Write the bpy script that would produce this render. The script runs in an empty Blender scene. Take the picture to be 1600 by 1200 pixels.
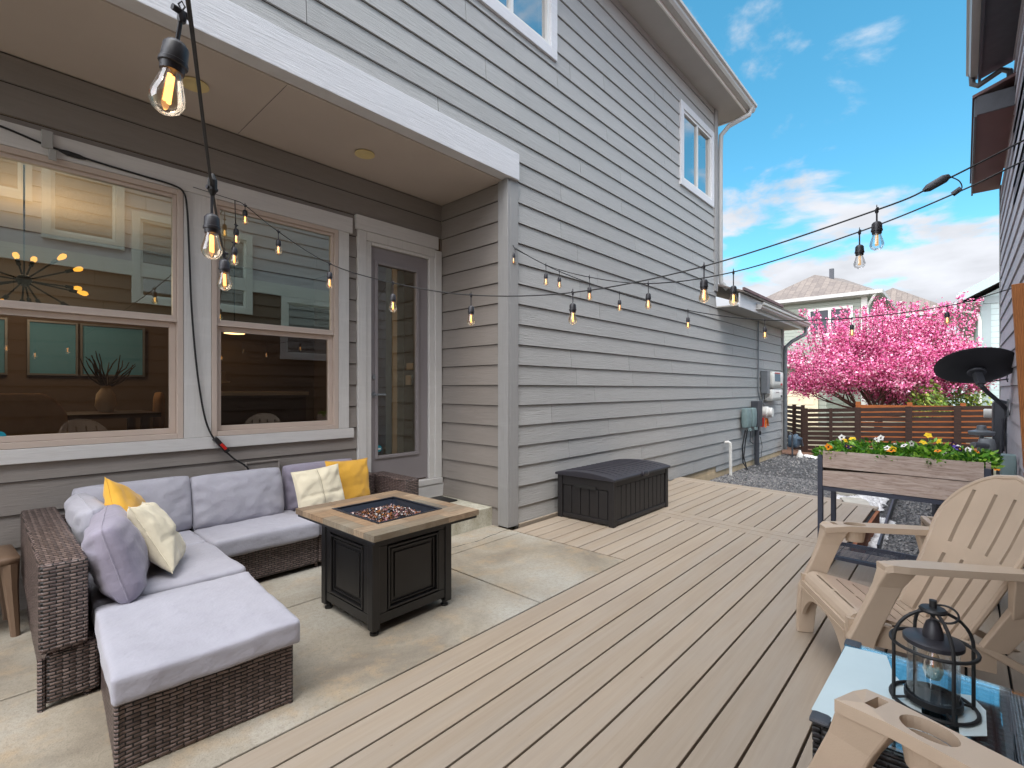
import bpy, bmesh, math, random
from mathutils import Vector, Matrix, noise
R = math.radians
sc = bpy.context.scene
rnd = random.Random(7)

# ------------------------------------------------------------------ camera
TH = R(42.66); EYE = 1.25; FPX = 765.0
CT, ST = math.cos(TH), math.sin(TH)
cam = bpy.data.cameras.new('camera'); camo = bpy.data.objects.new('camera', cam)
sc.collection.objects.link(camo)
camo.location = (0, 0, EYE); camo.rotation_euler = (R(90), 0, TH - R(90))
cam.sensor_width = 36; cam.lens = 36 * FPX / 1600; cam.shift_y = 0.005
cam.clip_start = 0.05; cam.clip_end = 2000
sc.camera = camo
def D(u, v, d):
    a = (u - 800) / FPX * d
    return Vector((d*CT + a*ST, d*ST - a*CT, EYE - (v - 608)/FPX*d))

# ------------------------------------------------------------------ light
SUN_EL, SUN_AZ = R(62), R(215)      # azimuth of the sun seen from above, ccw from +X
w = bpy.data.worlds.new('World'); sc.world = w; w.use_nodes = True
nt = w.node_tree; N = nt.nodes; L = nt.links; N.clear()
def nn(t, **k):
    n = N.new(t)
    for a, b in k.items(): setattr(n, a, b)
    return n
out = nn('ShaderNodeOutputWorld'); bg = nn('ShaderNodeBackground')
sky = nn('ShaderNodeTexSky', sky_type='NISHITA', sun_disc=False)
sky.sun_elevation = SUN_EL; sky.sun_rotation = R(90) - SUN_AZ
sky.altitude = 1600; sky.air_density = 1.0; sky.dust_density = 0.6; sky.ozone_density = 2.0
hsv = nn('ShaderNodeHueSaturation'); hsv.inputs['Hue'].default_value = .468
hsv.inputs['Saturation'].default_value = 1.24; hsv.inputs['Value'].default_value = 2.6
L.new(sky.outputs[0], hsv.inputs['Color'])
tc = nn('ShaderNodeTexCoord'); sep = nn('ShaderNodeSeparateXYZ'); L.new(tc.outputs['Generated'], sep.inputs[0])
def wm(op, a, b=None, c=None):
    n = nn('ShaderNodeMath', operation=op)
    for i, x in enumerate((a, b, c)):
        if x is None: continue
        if isinstance(x, (int, float)): n.inputs[i].default_value = x
        else: L.new(x, n.inputs[i])
    return n.outputs[0]
zc = wm('MAXIMUM', sep.outputs[2], 0.0)
den = wm('ADD', zc, 0.18)
px = wm('DIVIDE', sep.outputs[0], den); py = wm('DIVIDE', sep.outputs[1], den)
cmb = nn('ShaderNodeCombineXYZ'); L.new(px, cmb.inputs[0]); L.new(py, cmb.inputs[1])
cn = nn('ShaderNodeTexNoise'); cn.inputs['Scale'].default_value = 2.1; cn.inputs['Detail'].default_value = 9
cn.inputs['Roughness'].default_value = .56; cn.inputs['Distortion'].default_value = .25
mpn = nn('ShaderNodeMapping'); mpn.inputs['Location'].default_value = (3.7, 1.3, 0)
L.new(cmb.outputs[0], mpn.inputs[0]); L.new(mpn.outputs[0], cn.inputs['Vector'])
# more cloud low over the horizon and overhead / behind the viewer than in the blue gap over the garages
low = wm('MULTIPLY', wm('MAXIMUM', wm('SUBTRACT', 0.36, zc), -0.03), 1.15)
hi = wm('MULTIPLY', wm('MAXIMUM', wm('SUBTRACT', zc, 0.68), 0.0), 2.6)
back = wm('MULTIPLY', wm('MAXIMUM', wm('MULTIPLY', wm('ADD', sep.outputs[0], -0.15), -1.0), 0.0), 0.9)
cov = wm('ADD', wm('ADD', cn.outputs['Fac'], low), wm('ADD', hi, back))
ramp = nn('ShaderNodeMapRange'); ramp.interpolation_type = 'SMOOTHSTEP'
ramp.inputs['From Min'].default_value = .545; ramp.inputs['From Max'].default_value = .68
L.new(cov, ramp.inputs['Value'])
cn2 = nn('ShaderNodeTexNoise'); cn2.inputs['Scale'].default_value = 3.1; cn2.inputs['Detail'].default_value = 6
L.new(mpn.outputs[0], cn2.inputs['Vector'])
bright = wm('ADD', wm('MULTIPLY_ADD', cn2.outputs['Fac'], 6.5, 4.9), wm('MULTIPLY', wm('ADD', hi, back), 34.0))   # clouds out of view overhead and behind are boosted as fill light
cc = nn('ShaderNodeVectorMath', operation='SCALE'); cc.inputs[0].default_value = (.93, .96, 1.03)
L.new(bright, cc.inputs['Scale'])
mx = nn('ShaderNodeMix', data_type='RGBA'); L.new(ramp.outputs[0], mx.inputs['Factor'])
L.new(hsv.outputs[0], mx.inputs['A']); L.new(cc.outputs[0], mx.inputs['B'])
L.new(mx.outputs['Result'], bg.inputs['Color']); bg.inputs['Strength'].default_value = .11
L.new(bg.outputs[0], out.inputs[0])
sun = bpy.data.lights.new('sun', 'SUN'); suno = bpy.data.objects.new('sun', sun); sc.collection.objects.link(suno)
sun.energy = 2.2; sun.angle = R(28); sun.color = (1, .96, .90)
dv = Vector((math.cos(SUN_EL)*math.cos(SUN_AZ), math.cos(SUN_EL)*math.sin(SUN_AZ), math.sin(SUN_EL)))
suno.rotation_euler = dv.to_track_quat('Z', 'Y').to_euler()
sc.view_settings.view_transform = 'Standard'; sc.view_settings.look = 'None'
sc.view_settings.exposure = 0.0; sc.view_settings.gamma = 1
sc.cycles.max_bounces = 10; sc.cycles.transparent_max_bounces = 16
sc.cycles.sample_clamp_indirect = 6
sc.cycles.caustics_reflective = False; sc.cycles.caustics_refractive = False

# ------------------------------------------------------------------ materials
def srgb(r, g, b):
    f = lambda c: (c/255/12.92 if c/255 <= .04045 else ((c/255+.055)/1.055)**2.4)
    return (f(r), f(g), f(b), 1)
class MT:
    """tiny node builder for one material"""
    def __init__(s, name):
        s.m = bpy.data.materials.new(name); s.m.use_nodes = True
        s.t = s.m.node_tree; s.n = s.t.nodes; s.l = s.t.links
        s.b = s.n['Principled BSDF']; s.o = s.n['Material Output']
        s.tc = s.n.new('ShaderNodeTexCoord')
    def lk(s, a, b): s.l.new(a, b)
    def vec(s, scale=(1, 1, 1), src=None):
        mp = s.n.new('ShaderNodeMapping'); mp.inputs['Scale'].default_value = scale
        s.lk(src or s.tc.outputs['Object'], mp.inputs[0]); return mp.outputs[0]
    def noise(s, scale, detail=4, rough=.55, v=None, dist=0):
        n = s.n.new('ShaderNodeTexNoise'); n.inputs['Scale'].default_value = scale
        n.inputs['Detail'].default_value = detail; n.inputs['Roughness'].default_value = rough
        n.inputs['Distortion'].default_value = dist
        s.lk(v or s.tc.outputs['Object'], n.inputs['Vector']); return n.outputs['Fac']
    def ramp(s, fac, stops):
        r = s.n.new('ShaderNodeValToRGB'); e = r.color_ramp.elements
        e[0].position, e[0].color = stops[0][0], stops[0][1]
        e[1].position, e[1].color = stops[-1][0], stops[-1][1]
        for p, c in stops[1:-1]:
            x = e.new(p); x.color = c
        s.lk(fac, r.inputs[0]); return r.outputs[0]
    def mix(s, f, a, b, mode='MIX'):
        m = s.n.new('ShaderNodeMix'); m.data_type = 'RGBA'; m.blend_type = mode
        for k, x in (('Factor', f), ('A', a), ('B', b)):
            if isinstance(x, (int, float)): m.inputs[k].default_value = x
            elif isinstance(x, tuple): m.inputs[k].default_value = x
            else: s.lk(x, m.inputs[k])
        return m.outputs['Result']
    def math(s, op, a, b=0.0):
        n = s.n.new('ShaderNodeMath'); n.operation = op
        for i, x in enumerate((a, b)):
            if isinstance(x, (int, float)): n.inputs[i].default_value = x
            else: s.lk(x, n.inputs[i])
        return n.outputs[0]
    def bump(s, h, strength=.3, dist=.01, prev=None):
        b = s.n.new('ShaderNodeBump'); b.inputs['Strength'].default_value = strength
        b.inputs['Distance'].default_value = dist; s.lk(h, b.inputs['Height'])
        if prev: s.lk(prev, b.inputs['Normal'])
        s.lk(b.outputs[0], s.b.inputs['Normal']); return b.outputs[0]
    def col(s, c):
        if isinstance(c, tuple): s.b.inputs['Base Color'].default_value = c
        else: s.lk(c, s.b.inputs['Base Color'])
    def set(s, **k):
        for a, b in k.items(): s.b.inputs[a.replace('_', ' ')].default_value = b
        return s
    def island(s):
        g = s.n.new('ShaderNodeNewGeometry'); return g.outputs['Random Per Island']
def sc3(c, k): return (min(c[0]*k, 1), min(c[1]*k, 1), min(c[2]*k, 1), 1)
M = {}
def plain(name, c, rough=.6, var=.12, nscale=9, bump=.08, metal=0, bscale=80):
    m = MT(name); f = m.noise(nscale, 5)
    m.col(m.ramp(f, [(.3, sc3(c, 1-var)), (.7, sc3(c, 1+var))])); m.set(Roughness=rough, Metallic=metal)
    if bump: m.bump(m.noise(bscale, 3), bump, .003)
    M[name] = m.m; return m
def painted_grain(name, c, vert=False, amp=.35):
    # fibre-cement boards with an embossed cedar grain running along X (or Y)
    m = MT(name)
    g = m.n.new('ShaderNodeNewGeometry')
    v = m.vec((3.2, 3.2, 46) if not vert else (40, 40, 2.6))
    n1 = m.noise(1.6, 6, .62, v, .9)
    n2 = m.noise(1.0, 3)
    c0 = m.ramp(n1, [(.25, sc3(c, .9)), (.5, c), (.8, sc3(c, 1.06))])
    isl = m.math('MULTIPLY_ADD', m.island(), .10); 
    m.n[-1].inputs[2].default_value = .95
    c1 = m.mix(1.0, c0, isl, 'MULTIPLY')
    c2 = m.mix(m.math('MULTIPLY', n2, .18), c1, sc3(c, .72))
    n7 = m.noise(1.0, 6, .7, m.vec((1.4, 1.4, 9)))
    c2 = m.mix(m.ramp(n7, [(.52, (0, 0, 0, 1)), (.72, (.30, .30, .30, 1))]), c2, sc3(c, 1.25))
    n8 = m.noise(90, 2); c2 = m.mix(m.ramp(n8, [(.76, (0, 0, 0, 1)), (.80, (.5, .5, .5, 1))]), c2, sc3(c, .5))
    m.col(c2); m.set(Roughness=.62)
    m.bump(n1, amp, .006); M[name] = m.m
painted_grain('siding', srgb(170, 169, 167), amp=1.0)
painted_grain('siding_shaded', srgb(140, 133, 127), amp=.5)  # same grey siding, darkened in colour to stand for the recess shade
painted_grain('siding_neighbour', srgb(190, 184, 190))
painted_grain('siding_neighbour_shaded', srgb(98, 84, 74))  # neighbour siding with the shade below the belly band put into its colour
painted_grain('trim_pale', srgb(214, 212, 210), amp=.3)
painted_grain('trim_pale_vert', srgb(212, 210, 207), vert=True, amp=.25)
painted_grain('trim_grey', srgb(155, 154, 153), vert=True, amp=.25)
painted_grain('beam_white', srgb(216, 216, 219), amp=.6)
plain('soffit', srgb(196, 184, 174), .75, .04, 2, .12, bscale=45)
plain('soffit_disc', srgb(226, 206, 150), .6, .05, 9, 0)
plain('eave_soffit', srgb(178, 175, 170), .7, .05, 2, .05)
plain('eave_soffit_brown', srgb(112, 80, 78), .7, .08, 2, .05)
plain('gutter', srgb(178, 176, 172), .35, .05, 2, .0)
plain('gutter_dark', srgb(86, 84, 86), .4, .06, 2, .0)
plain('downspout_grey', srgb(168, 168, 166), .4, .05, 2, .0)
plain('window_beige', srgb(198, 182, 170), .45, .03, 3, .0)
plain('window_white', srgb(225, 225, 222), .45, .03, 3, .0)
plain('door_grey', srgb(140, 134, 136), .4, .04, 3, .05)
plain('dark_gap', (.012, .011, .011, 1), .9, .1, 3, 0)
plain('bronze', srgb(60, 50, 42), .4, .1, 3, 0, .6)
plain('cable_black', (.012, .012, .013, 1), .5, .1, 20, 0)
plain('socket_black', (.028, .027, .033, 1), .42, .15, 60, .05)
plain('plug_white', srgb(225, 225, 220), .5, .03, 9, 0)
plain('red_plastic', (.55, .02, .015, 1), .35, .1, 9, 0)
plain('orange_plastic', (.75, .18, .02, 1), .45, .1, 9, 0)
plain('metal_grey', srgb(120, 124, 128), .45, .1, 12, .0, .3)
plain('metal_dark', srgb(70, 72, 78), .5, .12, 12, .0, .2)
plain('meter_teal', srgb(120, 140, 140), .5, .08, 12, .0)
plain('meter_blue', srgb(66, 84, 100), .5, .3, 30, .2)
plain('pipe_white', srgb(222, 220, 214), .5, .05, 9, 0)
plain('foundation', srgb(196, 174, 142), .9, .18, 5, .4)
plain('planter_steel', srgb(56, 60, 74), .45, .1, 12, .1, .3)
plain('dish_black', srgb(34, 35, 40), .5, .08, 5, 0)
plain('tan_resin', srgb(188, 168, 147), .42, .05, 6, .12, bscale=260)
plain('tan_dark', srgb(118, 96, 78), .5, .06, 6, .05)
plain('box_plastic', srgb(33, 31, 32), .5, .12, 14, .25, bscale=120)
plain('box_lid', srgb(46, 45, 52), .42, .10, 14, .2, bscale=120)
plain('fire_black', srgb(30, 29, 30), .38, .15, 10, .03)
plain('fire_bowl', srgb(40, 46, 58), .35, .1, 10, .03, .4)
plain('leg_matt', (.004, .004, .004, 1), 1, .1, 9, 0); M['leg_matt'].node_tree.nodes['Principled BSDF'].inputs['Specular IOR Level'].default_value = .05
plain('leg_black', (.015, .015, .015, 1), .5, .1, 9, 0)
plain('roof_flashing', srgb(110, 84, 84), .7, .1, 9, .1)
plain('concrete_block', srgb(190, 184, 172), .9, .15, 6, .5)
plain('soil', (.03, .02, .013, 1), .95, .3, 30, .6)
plain('mulch', (.17, .085, .05, 1), .95, .4, 40, .9)
plain('garage_cream', srgb(226, 214, 186), .6, .05, 3, .0)
plain('far_siding', srgb(150, 156, 146), .7, .05, 2, 0)
plain('far_white', srgb(232, 230, 224), .6, .04, 2, 0)
plain('pale_siding', srgb(166, 182, 182), .7, .05, 2, 0)
plain('twig', (.05, .035, .025, 1), .8, .2, 20, .2)
plain('room_wall', srgb(98, 84, 72), .8, .06, 1.5, .0)
plain('room_floor', srgb(90, 62, 44), .6, .15, 3, .0)
plain('room_white', srgb(214, 196, 170), .7, .05, 3, 0)
plain('chair_fabric', srgb(186, 148, 108), .9, .08, 20, .1)
plain('counter_dark', srgb(74, 58, 46), .5, .1, 6, 0)
plain('teal_sticker', srgb(20, 140, 160), .5, .05, 9, 0)
plain('reflection_pale', srgb(205, 218, 218), .12, .05, 5, .0)
plain('blind_teal', srgb(96, 160, 190), .7, .05, 3, 0)

def laps(name, c, pitch=.187, dark=.35):
    # distant siding: course lines as geometry would be sub-pixel, so the lap shade line is painted dark, plus a bump
    m = MT(name); sp = m.n.new('ShaderNodeSeparateXYZ'); m.lk(m.tc.outputs['Object'], sp.inputs[0])
    f = m.math('FRACT', m.math('DIVIDE', m.math('ADD', sp.outputs[2], 50.0), pitch))
    m.col(m.mix(m.math('LESS_THAN', f, .09), c, sc3(c, dark))); m.set(Roughness=.7)
    m.bump(f, .5, .01); M[name] = m.m
laps('far_laps', srgb(160, 166, 154)); laps('pale_laps', srgb(196, 214, 212), .187, .6)

# deck boards
m = MT('deck_board'); isl = m.island()
v = m.vec((1.6, 42, 20)); n1 = m.noise(1.2, 8, .65, v, .5); n2 = m.noise(.9, 5, .6)
v3 = m.vec((.7, 7, 1)); n3 = m.noise(1.3, 4, .6, v3)
a = m.ramp(n1, [(.15, srgb(154, 138, 119)), (.5, srgb(166, 150, 131)), (.85, srgb(176, 160, 141))])
a = m.mix(m.ramp(n3, [(.42, (0, 0, 0, 1)), (.72, (.45, .45, .45, 1))]), a, srgb(168, 160, 150))
a = m.mix(m.ramp(n2, [(.5, (0, 0, 0, 1)), (.75, (.45, .45, .45, 1))]), a, srgb(152, 136, 120))
k = m.math('MULTIPLY_ADD', isl, .13); m.n[-1].inputs[2].default_value = .90
spot = m.noise(26, 2); sp_ = m.ramp(spot, [(.74, (0, 0, 0, 1)), (.80, (.5, .5, .5, 1))])
a = m.mix(1.0, a, k, 'MULTIPLY'); m.col(m.mix(sp_, a, srgb(120, 104, 92)))
m.set(Roughness=.58); m.bump(n1, .25, .003); M['deck'] = m.m
m = MT('deck_side'); n1 = m.noise(3, 5, .6, m.vec((2, 20, 30)))
m.col(m.ramp(n1, [(.3, srgb(110, 62, 36)), (.7, srgb(168, 104, 66))])); m.set(Roughness=.8); M['deck_side'] = m.m
# concrete
m = MT('patio_concrete'); n1 = m.noise(1.8, 9, .62, None, .6); n2 = m.noise(6.5, 6, .65); n3 = m.noise(140, 3); n4 = m.noise(.9, 3)
a = m.ramp(n1, [(.3, srgb(128, 118, 104)), (.5, srgb(156, 146, 129)), (.68, srgb(174, 166, 152))])
a = m.mix(m.ramp(n2, [(.50, (0, 0, 0, 1)), (.68, (.5, .5, .5, 1))]), a, srgb(180, 154, 120))
a = m.mix(m.ramp(n4, [(.45, (0, 0, 0, 1)), (.66, (.75, .75, .75, 1))]), a, srgb(174, 172, 164))
n5 = m.noise(38, 6, .75); a = m.mix(m.ramp(n5, [(.45, (0, 0, 0, 1)), (.75, (.5, .5, .5, 1))]), a, srgb(120, 112, 98))
a = m.mix(m.ramp(n3, [(.58, (0, 0, 0, 1)), (.70, (.5, .5, .5, 1))]), a, srgb(104, 98, 86))
m.col(a); m.set(Roughness=.85); m.bump(n3, .4, .004, m.bump(n2, .3, .01)); M['concrete'] = m.m
m = MT('step_concrete'); n1 = m.noise(9, 8, .7); n3 = m.noise(120, 3)
m.col(m.mix(m.ramp(n3, [(.5, (0, 0, 0, 1)), (.7, (.5, .5, .5, 1))]), m.ramp(n1, [(.35, srgb(168, 162, 142)), (.65, srgb(206, 204, 190))]), srgb(120, 116, 100)))
m.set(Roughness=.9); m.bump(n3, .6, .005); M['step'] = m.m
# gravel stones, white rocks
for nm, cols in (('gravel', [srgb(74, 76, 80), srgb(118, 118, 120), srgb(158, 154, 150)]), ('white_rock', [srgb(206, 204, 204), srgb(232, 230, 230), srgb(246, 246, 246)])):
    m = MT(nm); m.col(m.mix(.25, m.ramp(m.island(), [(0, cols[0]), (.6, cols[1]), (1, cols[2])]), m.ramp(m.noise(60), [(.3, cols[0]), (.7, cols[2])])))
    m.set(Roughness=.85); M[nm] = m.m
m = MT('gravel_bed'); n = m.n.new('ShaderNodeTexVoronoi'); n.inputs['Scale'].default_value = 45; m.lk(m.tc.outputs['Object'], n.inputs['Vector'])
m.col(m.ramp(n.outputs['Color'], [(0, srgb(40, 40, 42)), (1, srgb(104, 102, 102))])); m.set(Roughness=.95); m.bump(n.outputs['Distance'], 1, .02); M['gravel_bed'] = m.m
m = MT('earth'); m.col(m.ramp(m.noise(.35, 8), [(.35, srgb(96, 96, 74)), (.65, srgb(140, 130, 108))])); m.set(Roughness=1); M['earth'] = m.m
# wicker
def wicker(name, c1, c2, dark):
    m = MT(name); g = m.n.new('ShaderNodeNewGeometry')
    sn = m.n.new('ShaderNodeSeparateXYZ'); m.lk(g.outputs['Normal'], sn.inputs[0])
    sp = m.n.new('ShaderNodeSeparateXYZ'); m.lk(m.tc.outputs['Object'], sp.inputs[0])
    nz2 = m.math('MULTIPLY', sn.outputs[2], sn.outputs[2]); inv = m.math('SUBTRACT', 1.0, nz2)
    wob = m.math('MULTIPLY', m.noise(9, 2), .012)
    h = m.math('ADD', m.math('MULTIPLY', sp.outputs[0], m.math('MULTIPLY_ADD', nz2, .6)), m.math('MULTIPLY', sp.outputs[1], inv))
    [n for n in m.n if n.type == 'MATH' and n.operation == 'MULTIPLY_ADD'][-1].inputs[2].default_value = 1.0
    v = m.math('ADD', m.math('ADD', m.math('MULTIPLY', sp.outputs[2], inv), m.math('MULTIPLY', sp.outputs[1], m.math('MULTIPLY', nz2, .42))), wob)
    cb = m.n.new('ShaderNodeCombineXYZ'); m.lk(h, cb.inputs[0]); m.lk(v, cb.inputs[1])
    br = m.n.new('ShaderNodeTexBrick'); m.lk(cb.outputs[0], br.inputs['Vector'])
    br.inputs['Scale'].default_value = 1; br.inputs['Brick Width'].default_value = .040; br.inputs['Row Height'].default_value = .0135
    br.inputs['Mortar Size'].default_value = .0026; br.inputs['Mortar Smooth'].default_value = .35; br.offset = .5
    br.inputs['Color1'].default_value = c1; br.inputs['Color2'].default_value = c2; br.inputs['Mortar'].default_value = dark
    br.inputs['Bias'].default_value = 0
    m.col(br.outputs['Color']); m.set(Roughness=.42)
    # each strand bulges between the ribs
    s1 = m.math('ABSOLUTE', m.math('SINE', m.math('MULTIPLY', v, math.pi/.0135)))
    s2 = m.math('ABSOLUTE', m.math('SINE', m.math('MULTIPLY', h, math.pi/.040)))
    m.bump(m.math('ADD', m.math('MULTIPLY', s1, .5), m.math('MULTIPLY', m.math('SUBTRACT', 1.0, br.outputs['Fac']), s2)), 1.0, .006)
    M[name] = m.m
wicker('wicker', srgb(128, 110, 104), srgb(92, 76, 72), srgb(14, 10, 10))
wicker('wicker_table', srgb(130, 146, 150), srgb(92, 106, 112), srgb(34, 42, 46)); wicker('wicker_black', srgb(60, 56, 58), srgb(40, 38, 40), (.005, .005, .005, 1))
# fabrics
def fabric(name, c, shade, sc_=320, stain=None):
    m = MT(name); n1 = m.noise(3.0, 5); n2 = m.noise(sc_, 2); n3 = m.noise(14, 4)
    a = m.ramp(n1, [(.3, sc3(c, .93)), (.7, sc3(c, 1.04))])
    if stain: a = m.mix(m.ramp(n3, [(.5, (0, 0, 0, 1)), (.75, (.35, .35, .35, 1))]), a, stain)
    m.col(a); m.set(Roughness=.92); m.b.inputs['Sheen Weight'].default_value = .25
    nb = m.bump(m.noise(7, 4, .6), .5, .02); m.bump(n2, .25, .0015, nb); M[name] = m.m
fabric('fabric_grey', srgb(167, 166, 176), .9, stain=srgb(150, 146, 160))
fabric('fabric_purple', srgb(148, 142, 158), .9, stain=srgb(118, 110, 130))
fabric('fabric_yellow', srgb(226, 172, 62), .9)
fabric('fabric_cream', srgb(226, 216, 190), .9)
fabric('fabric_seam', srgb(150, 136, 110), .9)
# reclaimed plank top
m = MT('plank_top'); isl = m.island(); n1 = m.noise(2.2, 8, .7, m.vec((4, 34, 10)), .6); n2 = m.noise(2.2, 5, .6)
a = m.ramp(isl, [(0, srgb(104, 100, 92)), (.35, srgb(162, 132, 102)), (.6, srgb(124, 118, 104)), (1, srgb(172, 148, 122))])
a = m.mix(m.ramp(n1, [(.35, (.75, .75, .75, 1)), (.6, (0, 0, 0, 1))]), a, srgb(104, 86, 66))
a = m.mix(m.ramp(n2, [(.5, (0, 0, 0, 1)), (.7, (.6, .6, .6, 1))]), a, srgb(160, 156, 140))
m.col(a); m.set(Roughness=.6); m.bump(n1, .3, .002); M['plank_top'] = m.m
m = MT('weathered_board'); n1 = m.noise(2.0, 9, .68, m.vec((30, 3.4, 30)), 1.2); n2 = m.noise(3, 3)
a = m.ramp(n1, [(.25, srgb(108, 92, 84)), (.45, srgb(172, 154, 146)), (.7, srgb(206, 192, 184))])
m.col(m.mix(m.math('MULTIPLY', n2, .3), a, srgb(190, 160, 130))); m.set(Roughness=.85); m.bump(n1, .5, .004); M['weathered'] = m.m
m = MT('fence_stain'); n1 = m.noise(2, 7, .65, m.vec((6, 3, 40)), .6)
m.col(m.ramp(n1, [(.3, srgb(42, 28, 23)), (.7, srgb(74, 49, 38))])); m.set(Roughness=.75); m.bump(n1, .4, .004); M['fence_brown'] = m.m
m = MT('cedar'); n1 = m.noise(2, 7, .65, m.vec((6, 3, 40)), .6)
m.col(m.ramp(n1, [(.3, srgb(126, 66, 28)), (.7, srgb(168, 96, 44))])); m.set(Roughness=.75); M['cedar'] = m.m
m = MT('post_wood'); n1 = m.noise(1.6, 6, .6, m.vec((9, 9, 1.2)), 1.2)
wv = m.n.new('ShaderNodeTexWave'); wv.bands_direction = 'Y'; wv.inputs['Scale'].default_value = 9; wv.inputs['Distortion'].default_value = 7; wv.inputs['Detail'].default_value = 3
m.lk(m.vec((4, 4, .6)), wv.inputs['Vector'])
m.col(m.mix(.5, m.ramp(n1, [(.3, srgb(140, 84, 40)), (.7, srgb(180, 112, 58))]), m.ramp(wv.outputs['Fac'], [(.2, srgb(122, 70, 34)), (.6, srgb(200, 132, 72))])))
m.set(Roughness=.7); m.bump(wv.outputs['Fac'], .2, .003); M['post_wood'] = m.m
m = MT('shingles'); br = m.n.new('ShaderNodeTexBrick'); m.lk(m.vec((1, 1, 1)), br.inputs['Vector'])
br.inputs['Scale'].default_value = 1; br.inputs['Brick Width'].default_value = .5; br.inputs['Row Height'].default_value = .3
br.inputs['Color1'].default_value = srgb(124, 114, 106); br.inputs['Color2'].default_value = srgb(98, 90, 86); br.inputs['Mortar'].default_value = srgb(84, 76, 72); br.inputs['Mortar Size'].default_value = .02
m.col(m.mix(.4, br.outputs['Color'], m.ramp(m.noise(9, 6), [(.3, srgb(96, 88, 84)), (.7, srgb(140, 130, 122))]))); m.set(Roughness=.95); M['shingles'] = m.m
# fire glass, petals, leaves
def isle(name, stops, rough=.5, trans=0):
    m = MT(name); m.col(m.ramp(m.island(), stops)); m.set(Roughness=rough)
    if trans: m.b.inputs['Subsurface Weight'].default_value = 0
    M[name] = m.m; return m
isle('fire_glass', [(0, (.012, .01, .012, 1)), (.45, (.10, .05, .03, 1)), (.62, (.04, .035, .06, 1)), (.8, (.35, .13, .03, 1)), (.9, (.28, .10, .12, 1)), (1, (.7, .66, .62, 1))], .12)
isle('blossom', [(0, srgb(140, 34, 86)), (.25, srgb(196, 66, 128)), (.5, srgb(224, 104, 156)), (.78, srgb(240, 150, 186)), (1, srgb(252, 208, 222))], .7)
isle('leaf_green', [(0, srgb(36, 84, 20)), (.5, srgb(84, 146, 36)), (1, srgb(160, 200, 70))], .5)
isle('shrub_green', [(0, srgb(62, 92, 30)), (.5, srgb(110, 140, 44)), (1, srgb(170, 180, 80))], .6)
isle('bark', [(0, srgb(66, 44, 44)), (1, srgb(110, 76, 72))], .9)
for nm, c in (('petal_orange', (250, 150, 20)), ('petal_yellow', (252, 208, 40)), ('petal_white', (246, 242, 236)), ('petal_purple', (60, 22, 74)), ('petal_violet', (110, 90, 190)), ('petal_dark', (30, 8, 30))):
    plain(nm, srgb(*c), .7, .1, 60, 0)
# glass: pane = part mirror, part see-through; both real BSDFs
def pane(name, tint, refl, rough=.0, gc=(1, 1, 1, 1)):
    m = MT(name); m.n.remove(m.b)
    tr = m.n.new('ShaderNodeBsdfTransparent'); tr.inputs[0].default_value = tint
    gl = m.n.new('ShaderNodeBsdfGlossy'); gl.inputs['Roughness'].default_value = rough; gl.inputs['Color'].default_value = gc
    lw = m.n.new('ShaderNodeLayerWeight'); lw.inputs['Blend'].default_value = .35
    mr = m.n.new('ShaderNodeMapRange'); mr.inputs['To Min'].default_value = refl; mr.inputs['To Max'].default_value = min(1, refl+.5)
    m.lk(lw.outputs['Fresnel'], mr.inputs['Value'])
    mxs = m.n.new('ShaderNodeMixShader'); m.lk(mr.outputs[0], mxs.inputs[0]); m.lk(tr.outputs[0], mxs.inputs[1]); m.lk(gl.outputs[0], mxs.inputs[2])
    m.lk(mxs.outputs[0], m.o.inputs['Surface']); M[name] = m.m
pane('pane', (.74, .76, .72, 1), .27, 0, (.78, .98, .90, 1)); pane('pane_door', (.72, .7, .64, 1), .12, 0, (.85, .98, .92, 1)); pane('pane_screen', (.60, .57, .52, 1), .08); pane('pane_upper', (.3, .3, .34, 1), .5)
pane('bulb_glass', (1, .90, .76, 1), .12); pane('lantern_glass', (.93, .94, .95, 1), .10); pane('table_glass', (.82, .9, .92, 1), .16, .02)
def emis(name, c, s):
    m = MT(name); m.n.remove(m.b); e = m.n.new('ShaderNodeEmission'); e.inputs[0].default_value = c; e.inputs[1].default_value = s
    m.lk(e.outputs[0], m.o.inputs['Surface']); M[name] = m.m
emis('filament', (1, .46, .13, 1), 4.5); emis('bulb_glow', (1, .42, .05, 1), 2.4); emis('filament_dim', (1, .6, .25, 1), .9); emis('lamp_warm', (1, .66, .30, 1), 6)
emis('screen_lcd', (.25, .33, .42, 1), .6)

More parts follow.
